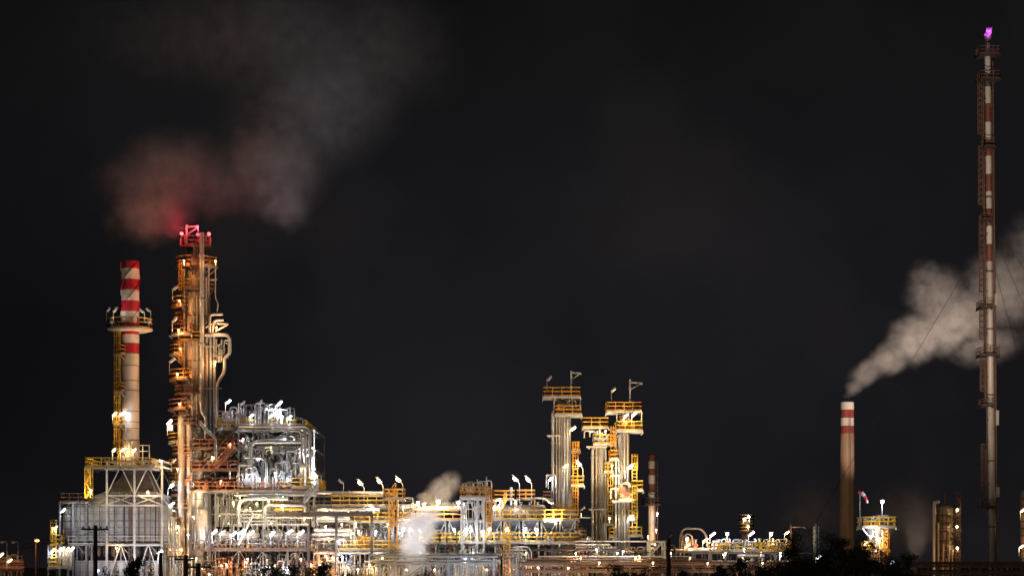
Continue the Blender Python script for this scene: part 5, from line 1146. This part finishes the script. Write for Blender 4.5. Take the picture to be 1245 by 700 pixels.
floodlight(P(136,398,yc-2.4)+Vector((0,0,.9)), P(158,350,yc), 'g_neu', 420, 80, 'floodlight at the left of the striped chimney ring platform aimed up')
floodlight(P(181,398,yc-2.4)+Vector((0,0,.9)), P(158,350,yc), 'g_neu', 420, 80, 'floodlight at the right of the striped chimney ring platform aimed up')
floodlight(P(806,668,ys-9), P(792,575,ys), A_, 3500, 60, 'added fill floodlight aimed up the small distant striped chimney')  # extra uplight added so the small stack reads brighter
lamps('added as fill on the upper left side platforms of the tallest column', ym-3.2, [(224,318,O_,577,dict(style='bulk',h=.6)),(219,366,O_,660,dict(style='bulk',h=.6)),(217,402,O_,660,dict(style='bulk',h=.6)),(220,424,O_,495,dict(style='bulk',h=.6)),(216,455,O_,660,dict(style='bulk',h=.6)),(219,491,O_,660,dict(style='bulk',h=.6)),(262,318,O_,412,dict(style='bulk',h=.6)),(263,398,O_,495,dict(style='bulk',h=.6)),(262,440,O_,412,dict(style='bulk',h=.6))])  # warm lamps added to light the copper coloured shell
floodlight(P(216,664,y0-6), P(238,430,ym), A_, 26000, 44, 'added unseen floodlight at ground level aimed up the tallest column')  # unseen uplight added to wash the tall column
floodlight(P(268,519,y0-3), P(236,350,ym), A_, 12000, 44, 'added fill floodlight on the top deck aimed at the tallest column head')  # second added wash, for the column head
for i, (px_, tx) in enumerate(((668,686),(716,730),(748,760))):
    floodlight(P(px_,654,yt-11), P(tx,540,yt), 'g_gold', 19000, 50, 'added wash floodlight aimed up the %s pale tower' % ['leftmost','middle','rightmost'][i])  # unseen front wash added for each tower shaft
floodlight(P(128,690,yf-9), P(140,640,yf), W_, 1100, 90, 'added white fill floodlight in front of the fired heater casing')  # pair added as fill for the casing panels
floodlight(P(184,690,yf-9), P(170,640,yf), W_, 1100, 90, 'added white fill floodlight right of the pole before the fired heater casing')
floodlight(P(1110,690,yn-20), P(1148,650,yn), O_, 4500, 40, 'added fill floodlight on the ground before the dim brown column')  # added fill for the dim column
floodlight(P(382,590,y0-2), P(350,120,290), W_, 60000, 56, 'added fill floodlight on the process structure aimed up at the smoke')  # beam added to light the upper smoke
floodlight(P(345,516,y0), P(225,225,274), W_, 30000, 70, 'added fill floodlight on the top deck aimed up left at the low pink smoke')  # extra light added for the low smoke lobes
for i, (px_, py_, q, pw, co_) in enumerate(((222,600,A_,3400,76),(250,640,'g_gold',3600,80),(300,600,'g_gold',4200,80),(352,600,W_,4200,80),(420,640,'g_gold',3600,84),(480,640,A_,3200,84),(560,645,W_,3400,84),(625,640,W_,3600,84),(690,640,'g_gold',4800,84),(745,600,'g_gold',6000,60),(880,675,'g_neu',3000,80),(150,600,W_,3000,70))):
    floodlight((X(px_,270)*.97, 243, 2.0), P(px_,py_,270), q, pw, co_, 'added yard fill floodlight on a low post in front of the plant, %s' % nth(i,12), .8, 0.0)  # unseen front fill added to even out the unit faces

floodlight((X(520,243), 243, 2.0), P(507,640,256.5), W_, 17000, 30, 'added white fill floodlight on a low post aimed at the thick white steam', .6, 0.0)  # added from the front to brighten the steam

# ================================================================ far left bits
T = Thing('pipe_rack', 'low orange lit pipe rack at the far left edge of the plant', 'pipe rack', (X(10,285), 285, 0), 'pipe racks')
for p in (2,14,26):
    c = MB(); c.bar((X(p,285),285,0),P(p,682,285),.14); T.part('column', c, 'brown')
for p, m_ in ((682,'brown'),(690,'rust')):
    c = MB(); c.tube([P(-8,p,284.7),P(30,p,284.7)], .3, 10); T.part('pipe', c, 'rust'); c = MB(); c.bar(P(-8,p+3,285),P(30,p+3,285),.12); T.part('beam', c, m_)
manifold('orange lit valve cluster at the far left edge of the plant', -4, 26, 672, 700, 286, 151, 'warmclad', 'rust', 9, 1)
for i, px_ in enumerate((8.5, 22)):
    T = Thing('street_lamp', 'hook armed dim lamp at the far left edge, %s' % ('left of the pair' if i == 0 else 'right of the pair'), 'lamp', (X(px_,284), 284, Z(682,284)), 'hooked lamps')
    c = MB(); c.tube([P(px_,682,284),P(px_,660,284),P(px_-1.5,658,284),P(px_-5,658.3,284)], .06, 8, .4); T.part('post', c, 'housing')
    c = MB(); c.ball(P(px_-6,658.8,284), .22, 8, 6, (1.5,1,.8)); T.part('lens', c, 'dull')
lamps('low at the far left edge of the plant', 282, [(2,674,A_,350),(12,681,A_,250)])
T = Thing('street_lamp', 'thin red lit lamp post standing alone left of the fired heater', 'lamp', (X(43.5,270), 270, 0))
c = MB(); c.tube([(X(43.5,270),270,0),P(43.5,656,270)], .1, 8); T.part('post', c, 'rust')
c = MB(); c.tube([P(42,655.5,270),P(46,655,270)], .2, 8); T.part('lamp_shade', c, 'housing')
c = MB(); c.ball(P(45,656.8,270), .26, 10, 6, (1.3,1,.7)); T.part('lens', c, O_)
lo = bpy.data.objects.new('lamp_light', ldata(O_, 260)); COL.objects.link(lo); lo.parent = T.o; lo.location = P(45.5,662,268.6)-T.loc

# ================================================================ foreground poles and wires
def pole(label, px, top, y, arms, tr=0.1):
    T = Thing('utility_pole', label, 'utility pole', (X(px,y), y, 0), 'tarred utility poles')
    c = MB(); c.tube([(X(px,y),y,0),P(px,top,y)], [tr*1.25,tr], 10); T.part('pole', c, 'wood')
    for a, b, row in arms:
        c = MB(); c.bar(P(a,row,y-.15),P(b,row,y-.15),.045,.06); T.part('crossarm', c, 'wood')
        n = 5
        for i in range(n):
            x = a+(b-a)*(i+.3)/(n-.4)
            c = MB(); q = P(x,row-1,y-.15); c.lathe(q.x, q.y, [(.02,q.z),(.06,q.z+.03),(.06,q.z+.09),(.035,q.z+.1),(.05,q.z+.13),(.02,q.z+.17)], 8); T.part('insulator', c, 'porcelain')
    return T
pole('tarred utility pole with one crossarm in front of the fired heater casing', 116, 638, 130, [(99,132,643)], .13)
pole('tarred utility pole without crossarm at the right of the fired heater', 195.5, 671, 135, [], .12)
pole('tarred utility pole with a wide crossarm low before the tallest column', 241, 684, 128, [(226,257,689)], .15)
pole('shorter tarred utility pole with an upper crossarm left of the wide crossarm pole', 226, 674, 132, [(212,238,679.5)], .13)
pole('thin dark utility pole under the amber ladder tower', 609.5, 675, 140, [], .06)
pole('stout dark utility pole standing before the low unit right of the pale towers', 813, 654, 120, [], .11)
T = Thing('street_lamp', 'slanted dark lamp arm fixed on the stout dark utility pole', 'lamp', P(813,656,119.9))
c = MB(); c.bar(P(811,660,119.8),P(816,651,119.8),.07); T.part('arm', c, 'dark'); c = MB(); c.tube([P(815,653,119.7),P(817.5,650,119.7)], .12, 8); T.part('lamp_shade', c, 'housing')
def wire(label, a, b, sag, r=.012):
    a, b = Vector(a), Vector(b); c = MB(); c.tube([a.lerp(b,i/20)-Vector((0,0,sag*4*(i/20)*(1-i/20))) for i in range(21)], r, 5)
    solo('power_line', label, 'power line', c, 'cable', None, 'power lines')
for i, (r0_, nm) in enumerate(((641.5,'upper'),(643,'lower'))):
    wire('%s power line from the fired heater pole out of view at left' % nm, P(104+20*i,r0_,129.8), P(-60,672+4*i,120), .3)
    wire('%s power line between the crossarm pole and the wide crossarm pole' % nm, P(104+20*i,r0_,129.8), P(232+14*i,686.5,127.8), .5)
for i, (a, b, nm) in enumerate(((672,674,'topmost'),(676,677.5,'middle'),(698,698.5,'lowest'))):
    wire('%s power line stretching right from the wide crossarm pole to the thin pole' % nm, P(241,a+13 if i < 2 else a,128), P(609.5,b,140), .35)
    wire('%s power line stretching from the thin pole to the stout pole' % nm, P(609.5,b,140), P(813,b-3 if i else 668,120), .3)

# ================================================================ shrubs and trees
def leaves(mb, c, rad, n, R, size, sq=(1,1,1)):
    for _ in range(n):
        while True:
            v = Vector((R.uniform(-1,1),R.uniform(-1,1),R.uniform(-1,1)))
            if v.length < 1: break
        v = Vector((v.x*sq[0],v.y*sq[1],v.z*sq[2]))*rad + c
        a = Vector((R.gauss(0,1),R.gauss(0,1),R.gauss(0,1))).normalized(); b = a.orthogonal().normalized(); s = size*R.uniform(.5,1.3)
        mb._add([v-a*s, v+b*s*.32, v+a*s, v-b*s*.32], [(0,1,2,3)])
def tree(label, px, top, wpx, y, seed, name='tree', lf='leaf', dens=1.0, zlow=1.6, size=.075, group='dark trees and shrubs', cat='tree', spiky=False):
    R = random.Random(seed); x = X(px,y); H = Z(top,y); half = S(wpx/2,y)
    T = Thing(name, label, cat, (x,y,0), group)
    tr = MB(); cr = MB(); tips = []
    nb = 10 if not spiky else 9
    tr.tube([(x,y,0),(x+R.uniform(-.15,.15),y,H*.3),(x+R.uniform(-.2,.2),y,H*.5)], [.16,.12,.09], 8)
    for i in range(nb):
        ang = 2*pi*i/nb+R.uniform(-.3,.3); rr = half*R.uniform(.45,.95); zz = H*R.uniform(.5,.97)
        s0 = Vector((x,y,H*R.uniform(.25,.5))); m1 = s0+Vector((cos(ang)*rr*.5,sin(ang)*rr*.4,(zz-s0.z)*.55)); e1 = Vector((x+cos(ang)*rr,y+sin(ang)*rr*.7,zz))
        tr.tube([s0,m1,e1], [.07,.045,.015], 6)
        for k in range(6 if not spiky else 3):
            q = m1.lerp(e1,R.uniform(.2,1)); d = Vector((R.uniform(-1,1),R.uniform(-.7,.7),R.uniform(-.1,1.1)))*half*.35; tr.tube([q,q+d*.5,q+d], [.02,.014,.006], 5); tips += [q+d, q+d*.5]
        tips.append(e1)
    for c in tips:
        if c.z > H: c.z = H-R.uniform(0,.3)
        if c.z < zlow: continue
        leaves(cr, c, half*R.uniform(.16,.36), int(R.uniform(40,110)*dens), R, size if spiky else .055, (1.1,.9,.8))
    if spiky:
        for i in range(16):
            bx = Vector((x+R.uniform(-1,1)*half, y+R.uniform(-.5,.5)*half, H*R.uniform(.55,.75))); e = bx+Vector((R.uniform(-.25,.25),R.uniform(-.2,.2),H-bx.z-R.uniform(0,.45)))
            tr.tube([bx,e], [.014,.005], 5)
            for k in range(14): leaves(cr, bx.lerp(e,k/13), .1, 3, R, size)
    T.part('trunk', tr, 'bark'); T.part('crown', cr, lf)
trees = [('broad dark olive tree left of the squat lit tower',985,641,84,95,1,1.5),('dark tree just below the foot of the brown chimney',1034,654,60,100,2,1.4),('dark tree covering the base of the squat lit tower',1066,665,60,92,3,1.3),
    ('low dark tree right of the squat lit tower',1096,672,52,98,4,1.1),('small dark tree before the right end of the low unit rack',946,668,54,90,5,1.2)]
for lb, px_, tp, wp, yy, sd, dn in trees: tree(lb, px_, tp, wp, yy, sd, 'tree', 'leaf', dn)
for lb, px_, tp, wp, yy, sd, dn in (('spiky bush between the two poles before the fired heater',164,679,44,80,11,.8),('low spiky bush at the foot of the crossarm pole',133,690,36,82,12,.7),
    ('spiky bush below the orange drums of the process structure',318,684,44,84,13,.9),('tall spiky bush under the right half of the process structure',349,678,40,80,14,.9),('bush below the left end of the pipe bridge',384,684,46,83,15,.9),
    ('low bush below the middle of the pipe bridge',424,692,40,85,16,.8),('low bush under the white steam',505,693,36,85,17,.7),('spiky bush under the middle pale tower',742,687,40,78,18,.8),('spiky bush under the rightmost pale tower',772,689,38,80,19,.8),
    ('low bush right of the stout dark pole',838,689,44,82,20,.8),('bush in front of the low unit rack below its yellow railing',884,684,46,84,21,.9),('tall bush just left of the small dark tree',916,680,44,86,22,1.0)):
    tree(lb, px_, tp, wp, yy, sd, 'bush', 'leafdry' if sd in (15,16) else 'leaf', dn, 2.2, .06, 'dark trees and shrubs', 'bush', True)

# ================================================================ smoke and steam (volumes)
def plume(name, label, blobs, y, depth, dens, col, noise=.25, nscale=3.0, aniso=.2, lo=.42, hi=.7, wisp=.35, cat='smoke', edge=(0,1)):
    """blobs: (px, py, rx px, rz px, tilt deg, weight[, dy])"""
    xs = [X(b[0]-b[2]*1.5,y) for b in blobs]+[X(b[0]+b[2]*1.5,y) for b in blobs]; zs = [Z(b[1]-b[3]*1.6,y) for b in blobs]+[Z(b[1]+b[3]*1.6,y) for b in blobs]
    bm_ = MB(); bm_.box(min(xs),max(xs),y-depth*1.15,y+depth*1.15,max(min(zs),.3),max(zs))
    m = bpy.data.materials.new(name+'_air'); m.use_nodes = True; nt = m.node_tree; N = nt.nodes; L = nt.links
    N.remove(N['Principled BSDF']); out = [n for n in N if n.type == 'OUTPUT_MATERIAL'][0]
    pv = N.new('ShaderNodeVolumePrincipled'); L.new(pv.outputs[0], out.inputs['Volume'])
    pv.inputs['Color'].default_value = (*col,1); pv.inputs['Anisotropy'].default_value = aniso
    geo = N.new('ShaderNodeNewGeometry'); pos = geo.outputs['Position']
    def noise_(scale, detail):
        n = N.new('ShaderNodeTexNoise'); n.inputs['Scale'].default_value = scale; n.inputs['Detail'].default_value = detail; n.inputs['Roughness'].default_value = .62; L.new(pos, n.inputs['Vector']); return n
    n1 = noise_(1/nscale, 3)
    sb = N.new('ShaderNodeVectorMath'); sb.operation = 'SUBTRACT'; L.new(n1.outputs['Color'], sb.inputs[0]); sb.inputs[1].default_value = (.5,.5,.5)
    sc_ = N.new('ShaderNodeVectorMath'); sc_.operation = 'SCALE'; L.new(sb.outputs[0], sc_.inputs[0]); sc_.inputs['Scale'].default_value = noise*nscale*4
    ad = N.new('ShaderNodeVectorMath'); L.new(pos, ad.inputs[0]); L.new(sc_.outputs[0], ad.inputs[1])
    last = None
    for b in blobs:
        dy = b[6] if len(b) > 6 else 0
        mp = N.new('ShaderNodeMapping'); mp.vector_type = 'TEXTURE'; mp.inputs['Location'].default_value = (X(b[0],y), y+dy, Z(b[1],y)); mp.inputs['Rotation'].default_value = (0, -radians(b[4]), 0)
        mp.inputs['Scale'].default_value = (S(b[2],y), min(depth, S((b[2]+b[3])/2,y)), S(b[3],y)); L.new(ad.outputs[0], mp.inputs['Vector'])
        ln = N.new('ShaderNodeVectorMath'); ln.operation = 'LENGTH'; L.new(mp.outputs[0], ln.inputs[0])
        r = N.new('ShaderNodeMapRange'); r.interpolation_type = 'SMOOTHSTEP'; r.inputs['From Min'].default_value = 1.0; r.inputs['From Max'].default_value = .1; r.inputs['To Max'].default_value = b[5]; L.new(ln.outputs['Value'], r.inputs['Value'])
        if last is None: last = r.outputs[0]
        else:
            a = N.new('ShaderNodeMath'); a.operation = 'MAXIMUM'; L.new(last, a.inputs[0]); L.new(r.outputs[0], a.inputs[1]); last = a.outputs[0]
    n2 = noise_(2.0/nscale, 9)
    r = N.new('ShaderNodeMapRange'); r.inputs['From Min'].default_value = lo; r.inputs['From Max'].default_value = hi; r.inputs['To Min'].default_value = wisp; r.inputs['To Max'].default_value = 1.0; L.new(n2.outputs['Fac'], r.inputs['Value'])
    a = N.new('ShaderNodeMath'); a.operation = 'MULTIPLY'; L.new(last, a.inputs[0]); L.new(r.outputs[0], a.inputs[1])
    a2 = N.new('ShaderNodeMath'); a2.operation = 'MULTIPLY'; L.new(a.outputs[0], a2.inputs[0]); a2.inputs[1].default_value = dens
    L.new(a2.outputs[0], pv.inputs['Density'])
    o = solo(name, label, cat, bm_, m); o['kind'] = 'stuff'; o.visible_shadow = True
    bm2 = bmesh.new(); bm2.from_mesh(o.data); bmesh.ops.recalc_face_normals(bm2, faces=bm2.faces); bm2.to_mesh(o.data); bm2.free()
    return o
plume('smoke_plume', 'faint pink and grey smoke drifting above the tallest column', [(212,281,26,5,-8,2.4),(186,254,72,50,15,.72),(205,215,110,66,10,.42),(270,228,80,46,0,.26),(345,250,42,40,0,.85),(335,200,90,80,30,.42),(400,115,160,110,35,.27),(320,45,260,80,0,.2),(465,60,120,100,0,.2)],
    274, 12, .26, (.9,.9,.9), .3, 4.5, .2, .36, .72, .16)
plume('smoke_plume', 'brownish smoke trailing right from the brown chimney behind the flare stack', [(1034,476,13,8,40,1.6),(1040,467,18,12,35,1.6),(1054,452,28,19,35,1.5),(1080,436,34,24,30,1.4),(1115,410,46,38,30,1.3),(1150,395,50,44,20,1.2),(1142,362,44,50,60,.95),(1128,338,26,28,60,.7),(1165,385,55,45,15,1.2),(1220,350,60,60,20,1.0),(1270,330,70,90,0,.9),(1200,420,60,28,10,.45)],
    yk, 9, .36, (.93,.90,.90), .22, 4.2, .1, .40, .70, .12)
plume('steam_plume', 'thick white steam rising low between the pipe bridge and the air coolers', [(504,690,14,18,0,1.2),(503,668,20,30,0,1.2),(507,642,28,26,0,1.1),(515,630,28,14,20,.8)], 256.5, 2.2, 2.2, (.97,.97,.97), .32, 1.5, .1, .35, .68, .2, 'steam')
plume('steam_plume', 'warm lit steam puff blowing right above the air cooler header pipe', [(520,604,20,12,30,1.2),(536,597,28,20,40,1.1),(547,588,20,18,55,.8),(527,612,28,8,0,.9)], yg+.5, 2.2, 1.5, (.97,.95,.92), .2, 1.6, .2, .4, .65, .2, 'steam')
plume('smoke_plume', 'thin brown haze of smoke hanging left of the dim brown column', [(1100,632,60,60,0,.8),(985,625,60,60,0,.4)], 408, 8, .055, (.9,.78,.68), .2, 5, .2, .4, .65, .3)

# ================================================================ render settings
scene.render.engine = 'CYCLES'; cy = scene.cycles
cy.use_adaptive_sampling = False; cy.use_denoising = True; cy.denoiser = 'OPENIMAGEDENOISE'
cy.max_bounces = 4; cy.diffuse_bounces = 2; cy.glossy_bounces = 2; cy.transmission_bounces = 1; cy.volume_bounces = 2; cy.transparent_max_bounces = 6
cy.caustics_reflective = False; cy.caustics_refractive = False; cy.sample_clamp_indirect = 4; cy.use_light_tree = True
cy.pixel_filter_type = 'BLACKMAN_HARRIS'; cy.filter_width = 1.5; cy.volume_step_rate = 2.0; cy.volume_max_steps = 128
v = scene.view_settings; v.view_transform = 'Standard'; v.look = 'None'; v.exposure = 0; v.gamma = 1; v.use_curve_mapping = False
